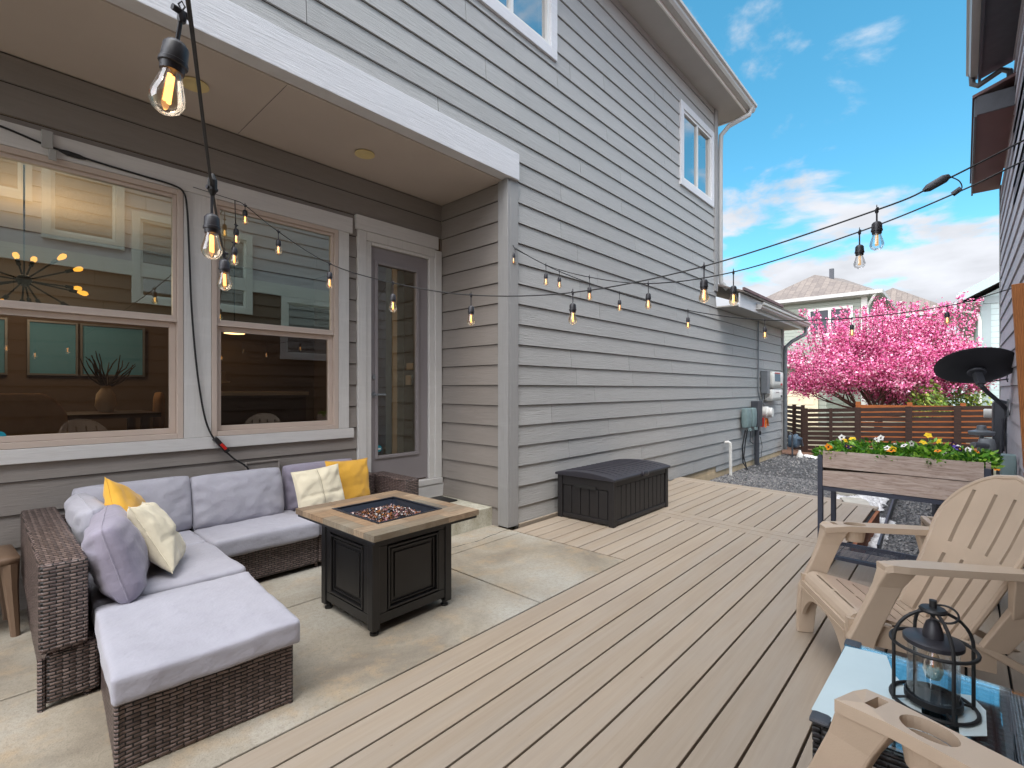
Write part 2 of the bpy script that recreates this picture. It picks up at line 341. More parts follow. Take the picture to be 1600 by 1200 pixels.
# ------------------------------------------------------------------ mesh + object helpers
class MB:
    def __init__(s): s.v = []; s.f = []; s.mi = []; s.cur = 0
    def add(s, vs, fs):
        o = len(s.v); s.v += [tuple(p) for p in vs]; s.f += [tuple(i+o for i in f) for f in fs]; s.mi += [s.cur]*len(fs); return s
    def hexa(s, p):   # p: 4 bottom ccw, 4 top ccw
        return s.add(p, [(3,2,1,0),(4,5,6,7),(0,1,5,4),(1,2,6,5),(2,3,7,6),(3,0,4,7)])
    def box(s, x0, x1, y0, y1, z0, z1):
        x0, x1 = sorted((x0, x1)); y0, y1 = sorted((y0, y1)); z0, z1 = sorted((z0, z1))
        return s.hexa([(x0,y0,z0),(x1,y0,z0),(x1,y1,z0),(x0,y1,z0),(x0,y0,z1),(x1,y0,z1),(x1,y1,z1),(x0,y1,z1)])
    def bar(s, a, b, wx, wy, up=(0,0,1)):     # rectangular bar from a to b
        a, b = Vector(a), Vector(b); d = (b-a).normalized(); u = Vector(up)
        if abs(d.dot(u)) > .95: u = Vector((1,0,0))
        x = d.cross(u).normalized(); y = x.cross(d).normalized()
        q = [(-1,-1),(1,-1),(1,1),(-1,1)]
        return s.hexa([a+x*i*wx/2+y*j*wy/2 for i,j in q]+[b+x*i*wx/2+y*j*wy/2 for i,j in q]) if d.dot(x.cross(y))>0 else s.hexa([a+x*i*wx/2+y*j*wy/2 for i,j in q[::-1]]+[b+x*i*wx/2+y*j*wy/2 for i,j in q[::-1]])
    def prism(s, pts, vec):   # extrude polygon pts by vec
        n = len(pts); vec = Vector(vec); P = [Vector(p) for p in pts]
        nrm = sum(((P[i]-P[0]).cross(P[i+1]-P[0]) for i in range(1, n-1)), Vector())
        if nrm.dot(vec) < 0: P = P[::-1]
        return s.add(P+[p+vec for p in P], [tuple(range(n))[::-1], tuple(range(n, 2*n))]+[(i,(i+1)%n,(i+1)%n+n,i+n) for i in range(n)])
    def tube(s, pts, r, n=8, closed=False, caps=True):
        P = [Vector(p) for p in pts]; m = len(P); rs = r if isinstance(r, (list, tuple)) else [r]*m
        vs = []; prev = None
        for i, p in enumerate(P):
            if closed: d = (P[(i+1)%m]-P[i-1])
            else: d = P[min(i+1, m-1)]-P[max(i-1, 0)]
            d = d.normalized() if d.length > 1e-9 else Vector((0,0,1))
            if prev is None: x = d.orthogonal().normalized()
            else:
                x = prev - d*prev.dot(d); x = x.normalized() if x.length > 1e-6 else d.orthogonal().normalized()
            prev = x; y = d.cross(x)
            vs += [p + x*math.cos(2*math.pi*k/n)*rs[i] + y*math.sin(2*math.pi*k/n)*rs[i] for k in range(n)]
        fs = []
        for i in range(m if closed else m-1):
            j = (i+1) % m
            fs += [(i*n+k, i*n+(k+1)%n, j*n+(k+1)%n, j*n+k) for k in range(n)]
        if not closed and caps: fs += [tuple(range(n))[::-1], tuple((m-1)*n+k for k in range(n))]
        return s.add(vs, fs)
    def lathe(s, prof, c=(0,0,0), n=20, axis=(0,0,1)):
        q = Vector((0,0,1)).rotation_difference(Vector(axis)); c = Vector(c); vs = []
        for r, z in prof: vs += [c + q @ Vector((r*math.cos(2*math.pi*k/n), r*math.sin(2*math.pi*k/n), z)) for k in range(n)]
        fs = []
        for i in range(len(prof)-1): fs += [(i*n+k, i*n+(k+1)%n, (i+1)*n+(k+1)%n, (i+1)*n+k) for k in range(n)]
        if prof[0][0] > 1e-5: fs.append(tuple(range(n))[::-1])
        if prof[-1][0] > 1e-5: fs.append(tuple((len(prof)-1)*n+k for k in range(n)))
        return s.add(vs, fs)
    def rbox(s, w, d, h, r, c=(0,0,0), n=10, nz=4, bulge=0, seed=0, amp=0, rot=0, fn=None):
        """rounded soft box, base centre at c"""
        c = Vector(c); cr, sr = math.cos(rot), math.sin(rot); vs = []; idx = {}; fs = []
        def pt(a, b, e):
            k = (round(a, 4), round(b, 4), round(e, 4))
            if k in idx: return idx[k]
            p = Vector((a*w/2, b*d/2, e*h/2)); q = Vector((max(-w/2+r, min(w/2-r, p.x)), max(-d/2+r, min(d/2-r, p.y)), max(-h/2+r, min(h/2-r, p.z))))
            t = p-q
            if t.length > 1e-9: p = q + t.normalized()*r
            if bulge and e > 0: p.z += bulge*(1-a*a)*(1-b*b)*e
            if amp:
                g = noise.noise_vector(p*5+Vector((seed*7, seed*3, 0)))*amp + noise.noise_vector(p*13+Vector((seed*5, 0, seed)))*amp*.45; p += g
            if fn: p = fn(p)
            idx[k] = len(vs); vs.append(c + Vector((p.x*cr-p.y*sr, p.x*sr+p.y*cr, p.z+h/2))); return idx[k]
        def face(f, na, nb):
            for i in range(na):
                for j in range(nb):
                    a0, a1, b0, b1 = -1+2*i/na, -1+2*(i+1)/na, -1+2*j/nb, -1+2*(j+1)/nb
                    fs.append((f(a0,b0), f(a1,b0), f(a1,b1), f(a0,b1)))
        face(lambda a, b: pt(a, b, 1), n, n); face(lambda a, b: pt(b, a, -1), n, n)
        face(lambda a, b: pt(a, -1, b), n, nz); face(lambda a, b: pt(-a, 1, b), n, nz)
        face(lambda a, b: pt(1, a, b), n, nz); face(lambda a, b: pt(-1, -a, b), n, nz)
        return s.add(vs, fs)
    def build(s, name, m, parent=None, w=True, smooth=False, bevel=0, sub=0):
        me = bpy.data.meshes.new(name); vs = s.v
        if parent and w:
            r = parent
            while r.parent: r = r.parent
            o = r.location; vs = [(x-o.x, y-o.y, z-o.z) for x, y, z in vs]
        me.from_pydata(vs, [], s.f); me.update()
        ms = m if isinstance(m, (list, tuple)) else [m]
        for k in ms: me.materials.append(M[k])
        if len(ms) > 1: me.polygons.foreach_set('material_index', s.mi)
        ob = bpy.data.objects.new(name, me); sc.collection.objects.link(ob)
        if parent: ob.parent = parent
        if smooth:
            me.polygons.foreach_set('use_smooth', [True]*len(me.polygons))
            if smooth != 'all': me.set_sharp_from_angle(angle=R(smooth if not isinstance(smooth, bool) else 35))
        if bevel:
            b = ob.modifiers.new('bevel', 'BEVEL'); b.width = bevel; b.segments = 2; b.limit_method = 'ANGLE'; b.angle_limit = R(40)
        if sub:
            b = ob.modifiers.new('sub', 'SUBSURF'); b.levels = sub; b.render_levels = sub
        return ob
def tag(o, label=None, cat=None, group=None, kind=None):
    if label: o['label'] = label
    if cat: o['category'] = cat
    if group: o['group'] = group
    if kind: o['kind'] = kind
    return o
def thing(name, label, cat, loc=(0,0,0), rz=0, group=None):
    o = bpy.data.objects.new(name, None); sc.collection.objects.link(o); o.empty_display_size = .1
    o.location = loc; o.rotation_euler = (0,0,rz); return tag(o, label, cat, group)
def struct(mb, name, m, **k): return tag(mb.build(name, m, **k), kind='structure')
def copy_tree(o, parent=None):
    c = o.copy(); sc.collection.objects.link(c); c.parent = parent
    for ch in [x for x in sc.objects if x.parent == o]: copy_tree(ch, c)
    return c
def one(mb, name, m, label, cat, group=None, **k): return tag(mb.build(name, m, **k), label, cat, group)

ZL, PITCH = 1.289, .1863
def siding(mb, gap, ax, plane, sgn, a0, a1, z0, z1, holes=(), seed=1, joints=True, th=.014, pitch=PITCH):
    """lap boards on a wall plane. ax: 0 = wall runs along X, 1 = along Y; sgn = outward direction"""
    rr = random.Random(seed)
    def P(a, t, z): return (a, plane+sgn*t, z) if ax == 0 else (plane+sgn*t, a, z)
    k0 = math.floor((z0-ZL)/pitch); k1 = math.ceil((z1-ZL)/pitch)
    for k in range(k0, k1):
        zb, zt = ZL+k*pitch, ZL+(k+1)*pitch
        lo, hi = max(zb, z0), min(zt, z1)
        if hi-lo < .004: continue
        cuts = sorted({lo, hi} | {z for h in holes for z in (h[2], h[3]) if lo < z < hi})
        js = []; x = a0 + rr.uniform(.5, 3.4)
        while x < a1-.25 and joints: js.append(x); x += rr.choice((1.2, 2.4, 3.3, 3.6))
        for c0, c1 in zip(cuts, cuts[1:]):
            if c1-c0 < .003: continue
            segs = [(a0, a1)]
            for h in holes:
                if h[2] < (c0+c1)/2 < h[3]:
                    ns = []
                    for s0, s1 in segs:
                        if h[1] <= s0 or h[0] >= s1: ns.append((s0, s1)); continue
                        if h[0] > s0: ns.append((s0, h[0]))
                        if h[1] < s1: ns.append((h[1], s1))
                    segs = ns
            t0 = th*(1-(c0-zb)/pitch)+.002; t1 = th*(1-(c1-zb)/pitch)+.002
            for s0, s1 in segs:
                gap.add([P(s0,0,c0),P(s1,0,c0),P(s1,0,c1),P(s0,0,c1)], [(0,1,2,3)])
                pts = [s0]+[j for j in js if s0+.05 < j < s1-.05]+[s1]
                for p0, p1 in zip(pts, pts[1:]):
                    q0 = p0+(.0026 if p0 != s0 else 0); q1 = p1-(.0026 if p1 != s1 else 0); c1_ = c1-(.0055 if abs(c1-zt) < 1e-6 else 0)  # course tops held short: the dark backing paints a shade line under each lap
                    v = [P(q0,.0005,c0),P(q1,.0005,c0),P(q1,t0,c0),P(q0,t0,c0),P(q0,.0005,c1_),P(q1,.0005,c1_),P(q1,t1,c1_),P(q0,t1,c1_)]
                    mb.add(v, [(0,1,2,3),(3,2,6,7),(4,7,6,5),(0,3,7,4),(1,5,6,2)])
def wall(parent, name, mat, *a, **k):
    mb, g = MB(), MB(); siding(mb, g, *a, **k); o = mb.build(name, mat, parent); g.build('backing', 'dark_gap', o); return o

# ------------------------------------------------------------------ ground, patio, deck
YM, YB, XC = 3.0, 3.92, 3.20
g = MB(); g.box(-400, 400, -400, 400, -1.2, -.36); struct(g, 'ground', 'earth')
g = MB(); g.box(6.2, 12.95, -.38, 3.0, -.34, -.22); g.box(4.6, 6.35, -.38, .66, -.34, -.22); struct(g, 'gravel_ground', 'gravel_bed')
g = MB(); g.box(12.2, 14.0, 1.2, 4.2, -.335, -.20); struct(g, 'mulch_ground', 'mulch')
pat = MB()
for x0, x1, y0, y1 in ((-3, 2.214, 1.822, 2.834), (2.227, 3.185, 1.822, 2.834), (-3, 3.19, 2.845, 3.92)):
    pat.box(x0, x1, y0, y1, -.12, .001)
struct(pat, 'patio', 'concrete', bevel=.004)
ckr = MB(); rr = random.Random(2); q0 = Vector((2.02, 2.93, .0015))
for k in range(26):
    q1 = q0+Vector((.045, rr.uniform(-.016, .016)-(.0 if k < 14 else .001), 0)); w_ = rr.uniform(.002, .005); ckr.add([q0-Vector((0,w_,0)), q1-Vector((0,w_,0)), q1+Vector((0,w_,0)), q0+Vector((0,w_,0))], [(0,1,2,3)]); q0 = q1
struct(ckr, 'patio_crack', 'dark_gap')
dk = MB(); G_ = .0092
def xe(base, y): return base + .075*(y-2)       # the far deck edges are slightly skewed
def board_x(x0, x1a, x1b, y0, y1):    # x1a/x1b: end x at y0 / y1
    x0a, x0b = (x0 if isinstance(x0, tuple) else (x0, x0))
    dk.hexa([(x0a,y0,-.026),(x1a,y0,-.026),(x1b,y1,-.026),(x0b,y1,-.026),(x0a,y0,0),(x1a,y0,0),(x1b,y1,0),(x0b,y1,0)])
P_ = .1405
y = 1.812
while y > -2.3:
    a, b = y-P_+G_, y
    board_x(-1.6, xe(4.555, a), xe(4.555, b), a, b)
    if a > .60: board_x((xe(4.80, a), xe(4.80, b)), xe(6.45, a), xe(6.45, b), a, b)
    y -= P_
y = 1.812+P_
while y < YM-.02:
    b = min(y, YM-.035); a = y-P_+G_
    board_x(3.20, xe(4.555, a), xe(4.555, b), a, b); board_x((xe(4.80, a), xe(4.80, b)), xe(6.45, a), xe(6.45, b), a, b)
    y += P_
def strip(b0, b1, ya, yb): dk.hexa([(xe(b0,ya),ya,-.026),(xe(b1,ya),ya,-.026),(xe(b1,yb),yb,-.026),(xe(b0,yb),yb,-.026),(xe(b0,ya),ya,0),(xe(b1,ya),ya,0),(xe(b1,yb),yb,0),(xe(b0,yb),yb,0)])
strip(4.558, 4.672, -2.2, YM-.035); strip(4.680, 4.797, .66, YM-.035); strip(6.453, 6.57, .66, YM-.035); strip(6.575, 6.69, 1.0, YM-.035)
dk.box(3.33, 6.4, YM-.03, YM-.006, -.02, .022)
tag(dk.build('deck', 'deck', bevel=.0022), kind='structure')
ds = MB(); ds.box(-1.6, 4.62, -2.2, 1.808, -.22, -.028); ds.box(3.205, 6.5, 1.79, 2.98, -.22, -.028); ds.box(4.6, 6.44, .675, 1.81, -.22, -.028)
struct(ds, 'deck_frame', 'dark_gap')
ds = MB(); ds.box(4.80, 6.40, .645, .673, -.24, -.028); struct(ds, 'deck_skirt', 'deck_side')
# stones: real pebbles over the beds
def stones(name, mat, n, area, z, r0, r1, seed):
    rr = random.Random(seed); mb = MB()
    base = [(1,0,0),(-1,0,0),(0,1,0),(0,-1,0),(0,0,1),(0,0,-1)]
    fs = [(0,2,4),(2,1,4),(1,3,4),(3,0,4),(2,0,5),(1,2,5),(3,1,5),(0,3,5)]
    while n > 0:
        x0, x1, y0, y1 = rr.choice(area); t = rr.random()**1.0
        x = x0+(x1-x0)*t; y = rr.uniform(y0, y1); r = rr.uniform(r0, r1)*(1+.25*(x-6)/6)
        q = Matrix.Rotation(rr.uniform(0, 6.3), 3, 'Z') @ Matrix.Rotation(rr.uniform(-.6, .6), 3, 'X')
        mb.add([Vector((x, y, z+rr.uniform(-.3, .6)*r)) + q @ Vector((p[0]*r*rr.uniform(.7,1.4), p[1]*r*rr.uniform(.7,1.3), p[2]*r*rr.uniform(.5,.9))) for p in base], fs); n -= 1
    return tag(mb.build(name, mat), kind='stuff')
stones('gravel', 'gravel', 17000, [(6.75, 9, .9, 2.98), (8, 12.3, .4, 2.98), (6.6, 9, .9, 2.98), (4.9, 6.6, -.36, .55), (6.0, 9, -.36, .62)], -.218, .011, .02, 3)
stones('white_rocks', 'white_rock', 2300, [(6.72, 8.6, .72, 1.25), (6.72, 8.3, .75, 1.1), (5.5, 6.7, .56, .64), (6.45, 6.75, .6, .95), (11.9, 12.1, 1.6, 2.5)], -.20, .018, .04, 4)
e = MB(); e.bar((5.3, .545, -.17), (8.9, .68, -.17), .018, .13); one(e, 'garden_edging', 'metal_dark', 'dark metal edging strip dividing white rocks from grey gravel beside the deck', 'edging')
for i, (x, y, a, s) in enumerate(((7.35, .98, .3, .34), (8.1, 1.15, -.2, .30))):
    e = MB(); e.rbox(s*1.5, s*.8, .045, .018, (x, y, -.185), n=6, nz=2, amp=.02, seed=i, rot=a)
    one(e, 'stepping_stone', 'concrete_block', ('flat grey stone lying on the white rocks nearest the deck', 'flat grey stone lying on the white rocks farther from the deck')[i], 'stone', 'flat stones on the white rocks', smooth=True)
st = MB(); st.box(2.2, XC-.002, 3.19, YB-.02, -.05, .167); one(st, 'concrete_step', 'step', 'pale concrete step below the glazed patio door', 'step', bevel=.006)
mt = MB(); mt.box(2.55, 3.13, 3.60, 3.86, .168, .180); one(mt, 'doormat', 'leg_black', 'black doormat on the concrete step at the patio door', 'doormat', bevel=.003)

# ------------------------------------------------------------------ the grey house
H = thing('house', 'grey lap sided two storey house with covered patio recess and white beam', 'house', (3.2, 3.0, 0))
UW = (6.82, 8.09, 4.20, 5.42); UN = (2.6, 3.90, 4.52, 5.9)
wall(H, 'wall', 'siding', 0, YM+.012, -1, XC+.10, 8.24, -.03, 5.84, holes=[UW, UN], seed=5)
wall(H, 'wall', 'siding', 0, YM+.012, -1, 8.24, 12.30, -.12, 2.60, seed=8)
wall(H, 'wall', 'siding', 0, YM+.012, -1, -3, XC+.10, 3.385, 5.84, holes=[UN], seed=11)
WL, WR, WZ0, WZ1 = .93, 1.105, .905, 2.60
TRIMS = [(-3, 2.16, .83, 2.735), (2.24, 3.18, .167, 2.78)]
wall(H, 'wall', 'siding_shaded', 0, YB+.012, -1, -3, XC, -.02, 3.12, holes=TRIMS, seed=21, joints=False)
wall(H, 'wall', 'siding_shaded', 1, XC-.0, -1, YM+.10, YB, .0, 3.12, seed=31, joints=False)
# foundations and solid cores
c = MB(); c.box(XC+.03, 12.28, YM+.02, YM+.3, -.4, -.03); c.box(6.5, 12.28, YM+.016, YM+.05, -.4, -.121); c.build('foundation', 'foundation', H)
c = MB(); c.box(XC+.02, 8.22, YM+.20, YM+.26, .0, 5.8); c.box(8.22, 12.28, YM+.03, YM+.10, -.1, 2.58); c.box(12.27, 12.30, YM+.03, 9, -.1, 2.6); c.box(8.215, 8.235, YM+.03, 9, 2.5, 5.8); c.box(-3, 8.2, 8.6, 8.7, -.3, 5.8); c.box(-3.05, -3, YM+.03, 8.7, 0, 5.8)
c.box(-3, XC+.1, YM+.03, 8.6, 3.17, 3.2); c.build('core_wall', 'siding_shaded', H)
# trim
for a in ((XC-.012+.02, XC+.118, YM-.022, YM+.012, .012, 3.13), (12.2, 12.32, YM-.022, YM+.02, -.12, 2.60), (8.14, 8.26, YM-.022, YM+.012, 2.86, 5.84)):
    t = MB(); t.box(*a); t.build('corner_trim', 'trim_grey', H, bevel=.003)
t = MB(); t.box(XC-.02, XC+.006, YM-.020, YM+.105, .014, 3.13); t.build('corner_trim', 'trim_grey', H, bevel=.003)
t = MB(); t.box(-3, 3.302, YM-.05, YM+.06, 3.135, 3.375); t.build('beam', 'beam_white', H, bevel=.004)
t = MB(); t.box(-3, XC, YM+.062, YB+.01, 3.128, 3.168); t.build('soffit', 'soffit', H)
t = MB(); t.box(1.28, 1.2825, YM+.07, YB, 3.1265, 3.1275); t.build('soffit_joint', 'metal_dark', H)
# recessed round soffit vents
for x, y in ((2.07, 3.50), (.89, 3.47)):
    v = MB(); v.lathe([(.055, 0), (.075, -.004), (.078, -.012), (.062, -.014), (.05, -.008), (.0, -.006)], (x, y, 3.126), 28)
    v.build('soffit_light', 'soffit_disc', H, smooth=True)
# upper eave, gutter, garage eave
def gutter(x0, x1, y, z, parent, mat='gutter'):
    pr = [(0,0),(-.07,0),(-.095,.03),(-.10,.06),(-.125,.075),(-.125,.115),(-.115,.115),(-.112,.085),(-.09,.07),(-.006,.10),(0,.11)]
    mb = MB(); mb.prism([(x0, y+a, z+b) for a, b in pr], (x1-x0, 0, 0)); return mb.build('gutter', mat, parent)
e = MB(); e.box(-3, 8.70, 2.665, YM+.2, 5.842, 5.862); e.build('eave', 'eave_soffit', H)
e = MB(); e.box(-3, 8.72, 2.64, 2.663, 5.82, 6.02); e.box(8.70, 8.725, 2.664, 6, 5.83, 6.0); e.build('fascia', 'far_white', H)
gutter(-3, 8.74, 2.638, 5.86, H)
e = MB(); e.hexa([(-3,2.60,6.03),(8.76,2.60,6.03),(8.76,7,8.0),(-3,7,8.0),(-3,2.60,6.06),(8.76,2.60,6.06),(8.76,7,8.03),(-3,7,8.03)]); e.hexa([(-3,7,8.0),(8.76,7,8.0),(8.76,11.4,6.03),(-3,11.4,6.03),(-3,7,8.03),(8.76,7,8.03),(8.76,11.4,6.06),(-3,11.4,6.06)]); e.build('roof', 'shingles', H)
e = MB(); e.box(8.28, 12.62, 2.665, YM+.2, 2.602, 2.622); e.build('eave', 'eave_soffit', H)
e = MB(); e.box(8.28, 12.64, 2.64, 2.663, 2.58, 2.80); e.build('fascia', 'beam_white', H)
gutter(9.1, 12.66, 2.638, 2.63, H)
e = MB(); e.hexa([(8.26,2.58,2.80),(12.7,2.58,2.80),(12.7,6,4.15),(8.26,6,4.15),(8.26,2.58,2.83),(12.7,2.58,2.83),(12.7,6,4.18),(8.26,6,4.18)]); e.build('roof', 'shingles', H)
e = MB(); e.bar((8.27, 2.585, 2.86), (10.6, 2.585, 2.86), .03, .045); e.build('flashing', 'roof_flashing', H)
e = MB(); e.tube([(8.62, 2.56, 5.93), (8.60, 2.60, 5.78), (8.42, 2.86, 5.62), (8.31, 2.95, 5.45), (8.30, 2.955, 5.2), (8.30, 2.955, 3.2), (8.31, 2.95, 3.02), (8.36, 2.86, 2.9)], .038, 10); e.build('downspout', 'downspout_grey', H, smooth=True)
e = MB(); e.tube([(12.52, 2.58, 2.66), (12.52, 2.60, 2.48), (12.36, 2.82, 2.33), (12.27, 2.93, 2.20), (12.26, 2.94, 2.0), (12.26, 2.94, .2), (12.26, 2.94, -.1)], .04, 10); e.build('downspout', 'metal_grey', H, smooth=True)
# double-hung windows ------------------------------------------------
def frame_rect(mb, x0, x1, z0, z1, wd, y0, y1):
    mb.box(x0, x0+wd, y0, y1, z0, z1); mb.box(x1-wd, x1, y0, y1, z0, z1)
    mb.box(x0+wd, x1-wd, y0, y1, z0, z0+wd); mb.box(x0+wd, x1-wd, y0, y1, z1-wd, z1)
def window(x0, x1, z0, z1, zm, decal=False):
    f = MB(); frame_rect(f, x0, x1, z0, z1, .035, YB-.02, YB+.06); fo = f.build('window', 'window_beige', H, bevel=.003)
    f = MB(); frame_rect(f, x0+.036, x1-.036, zm-.02, z1-.036, .022, YB-.002, YB+.035); f.box(x0+.036, x1-.036, YB-.012, YB+.036, zm-.042, zm-.0205); f.build('sash', 'window_beige', fo, bevel=.002)
    f = MB(); frame_rect(f, x0+.036, x1-.036, z0+.036, zm-.043, .035, YB+.02, YB+.055); f.build('sash', 'window_beige', fo, bevel=.002)
    f = MB(); y = YB+.016; f.add([(x0+.05,y,zm),(x1-.05,y,zm),(x1-.05,y,z1-.05),(x0+.05,y,z1-.05)], [(0,1,2,3)]); f.build('pane', 'pane', fo)
    f = MB(); y = YB+.038; f.add([(x0+.06,y,z0+.06),(x1-.06,y,z0+.06),(x1-.06,y,zm-.06),(x0+.06,y,zm-.06)], [(0,1,2,3)]); f.build('pane', 'pane_screen', fo)
    f = MB(); y = YB+.016; f.add([(x0+.05,y+.02,z0),(x1-.05,y+.02,z0),(x1-.05,y+.02,z0+.02),(x0+.05,y+.02,z0+.02)], [(0,1,2,3)])
    return fo
window(-.62, .935, .915, 2.60, 1.745); window(1.105, 2.06, .915, 2.60, 1.745); window(-2.4, -.75, .915, 2.60, 1.745)
t = MB(); t.box(-3, 2.19, YB-.022, YB+.012, 2.602, 2.735); t.build('window_trim', 'trim_pale', H, bevel=.003)
t = MB(); t.box(-3, 2.20, YB-.026, YB+.012, .83, .913); t.build('window_trim', 'trim_pale', H, bevel=.003)
for a in ((.937, 1.103), (2.062, 2.158), (-.748, -.622), (-3, -2.402)):
    t = MB(); t.box(a[0], a[1], YB-.018, YB+.012, .915, 2.60); t.build('window_trim', 'trim_pale_vert', H, bevel=.003)
# patio door ---------------------------------------------------------
t = MB(); t.box(2.222, 3.13, YB-.03, YB+.012, 2.655, 2.78); t.build('door_trim', 'trim_pale', H, bevel=.003)
t = MB(); t.box(2.243, 2.325, YB-.022, YB+.012, .17, 2.653); t.box(3.095, 3.178, YB-.022, YB+.012, .36, 2.645); t.box(2.327, 3.093, YB-.020, YB+.012, 2.575, 2.653); t.build('door_trim', 'trim_pale_vert', H, bevel=.003)
t = MB(); t.box(2.327, 2.378, YB-.012, YB+.05, .36, 2.573); t.box(3.028, 3.093, YB-.012, YB+.05, .36, 2.573); t.box(2.38, 3.026, YB-.012, YB+.05, 2.545, 2.573); t.build('door_jamb', 'trim_pale_vert', H, bevel=.003)
t = MB(); t.box(2.327, 3.18, YB-.035, YB+.05, .30, .358); t.build('door_sill', 'trim_pale', H, bevel=.003)
t = MB(); t.box(2.327, 3.20, YB-.028, YB+.012, .17, .298); t.build('door_sill', 'trim_pale', H, bevel=.003)
d = MB(); DX0, DX1, DZ0, DZ1 = 2.385, 3.021, .375, 2.538; gx0, gx1, gz0, gz1 = 2.452, 2.885, .64, 2.39
d.box(DX0, gx0, YB+.012, YB+.05, DZ0, DZ1); d.box(gx1, DX1, YB+.012, YB+.05, DZ0, DZ1); d.box(gx0, gx1, YB+.012, YB+.05, DZ0, gz0); d.box(gx0, gx1, YB+.012, YB+.05, gz1, DZ1)
door = d.build('door', 'door_grey', H)
d = MB(); frame_rect(d, gx0-.028, gx1+.028, gz0-.028, gz1+.028, .03, YB-.002, YB+.011); d.build('door_molding', 'door_grey', door, bevel=.004)
d = MB(); y = YB+.03; d.add([(gx0,y,gz0),(gx1,y,gz0),(gx1,y,gz1),(gx0,y,gz1)], [(0,1,2,3)]); d.build('pane', 'pane_door', door)
d = MB(); d.tube([(2.418, YB+.01, 1.20), (2.418, YB-.045, 1.20)], .012, 10); d.tube([(2.418, YB-.045, 1.20), (2.50, YB-.05, 1.20)], .009, 8); d.lathe([(.028, 0), (.028, .008), (.0, .01)], (2.418, YB+.012, 1.20), 16, (0,-1,0)); d.build('handle', 'metal_grey', door, smooth=True)
d = MB(); d.lathe([(.024, 0), (.024, .012), (.0, .014)], (2.418, YB+.012, 1.36), 16, (0,-1,0)); d.build('deadbolt', 'metal_grey', door, smooth=True)
d = MB(); d.lathe([(.03, 0), (.03, .002), (0, .0025)], (2.475, YB+.026, .705), 24, (0,-1,0)); so = d.build('security_sticker', 'teal_sticker', door)
d = MB(); d.box(2.455, 2.495, YB+.0215, YB+.0235, .695, .708); d.build('sticker_band', 'far_white', so)
d = MB(); d.lathe([(.03, 0), (.03, .002), (0, .0025)], (.068, YB+.03, .985), 24, (0,-1,0)); so = d.build('security_sticker', 'teal_sticker', H)
# vent cover low on recess wall
d = MB(); d.box(1.33, 1.56, YB-.024, YB+.0, .615, .70); frame_rect(d, 1.32, 1.57, .605, .71, .014, YB-.034, YB-.0245); d.build('vent_cover', 'siding_shaded', H, bevel=.003)
# upper windows
def slider(x0, x1, z0, z1):
    t = MB(); frame_rect(t, x0-.0, x1+.0, z0, z1, .10, YM-.024, YM+.02); t.build('window_trim', 'beam_white', H, bevel=.003)
    f = MB(); frame_rect(f, x0+.102, x1-.102, z0+.102, z1-.102, .035, YM-.005, YM+.05); xm = (x0+x1)/2; f.box(xm-.02, xm+.02, YM-.004, YM+.05, z0+.138, z1-.138); fo = f.build('window', 'window_white', H)
    for a, b, yy in ((x0+.138, xm-.02, YM+.02), (xm+.02, x1-.138, YM+.03)):
        f = MB(); f.add([(a,yy,z0+.138),(b,yy,z0+.138),(b,yy,z1-.138),(a,yy,z1-.138)], [(0,1,2,3)]); f.build('pane', 'pane_upper', fo)
    f = MB(); f.box(x0+.1, x1-.1, YM+.15, YM+.16, z0, z1); f.build('blind', 'metal_dark', fo)
slider(*UW); slider(*UN)
f = MB()
for i in range(14): a = 7.48+.034*i; f.tube([(a, YM+.075, 4.3), (a, YM+.075, 5.12-.05*(i%3)*.4)], .02, 6)
f.build('curtain', 'window_white', H)

# ------------------------------------------------------------------ rooms behind the glass
rm = MB(); rm.box(-3, XC+.4, 7.6, 7.65, 0, 3.0); rm.box(-3.02, -3, YB+.1, 7.6, 0, 3); rm.box(XC+.4, XC+.45, YB+.1, 7.6, 0, 3); rm.build('room_wall', 'room_wall', H)
rm = MB(); rm.box(-3, XC+.4, YB+.1, 7.6, .25, .30); rm.build('room_floor', 'room_floor', H)
rm = MB(); rm.box(-3, XC+.4, YB+.1, 7.6, 3.0, 3.05); rm.build('room_ceiling', 'room_white', H)
rm = MB(); rm.box(3.22, 3.31, 4.75, 4.85, .3, 3.0); rm.build('room_post', 'room_white', H)
for x0, x1 in ((-.55, .18), (.36, .75), (.80, 1.38)):
    f = MB(); frame_rect(f, x0-.015, x1+.015, 1.405, 2.015, .02, 7.54, 7.59); fo = f.build('window', 'metal_grey', H)
    f = MB(); f.box(x0, x1, 7.57, 7.585, 1.42, 2.0); f.build('blind', 'blind_teal', fo)
ch = thing('chandelier', 'black sputnik chandelier with glowing amber bulbs seen through the left window', 'chandelier', (.23, 5.4, 2.1))
c0 = Vector((.23, 5.4, 2.1)); f = MB(); f.lathe([(0,-.05),(.035,-.035),(.05,0),(.035,.035),(0,.05)], c0, 16); f.tube([c0, c0+Vector((0,0,.9))], .006, 6); f.build('hub', 'cable_black', ch, smooth=True)
rr = random.Random(4)
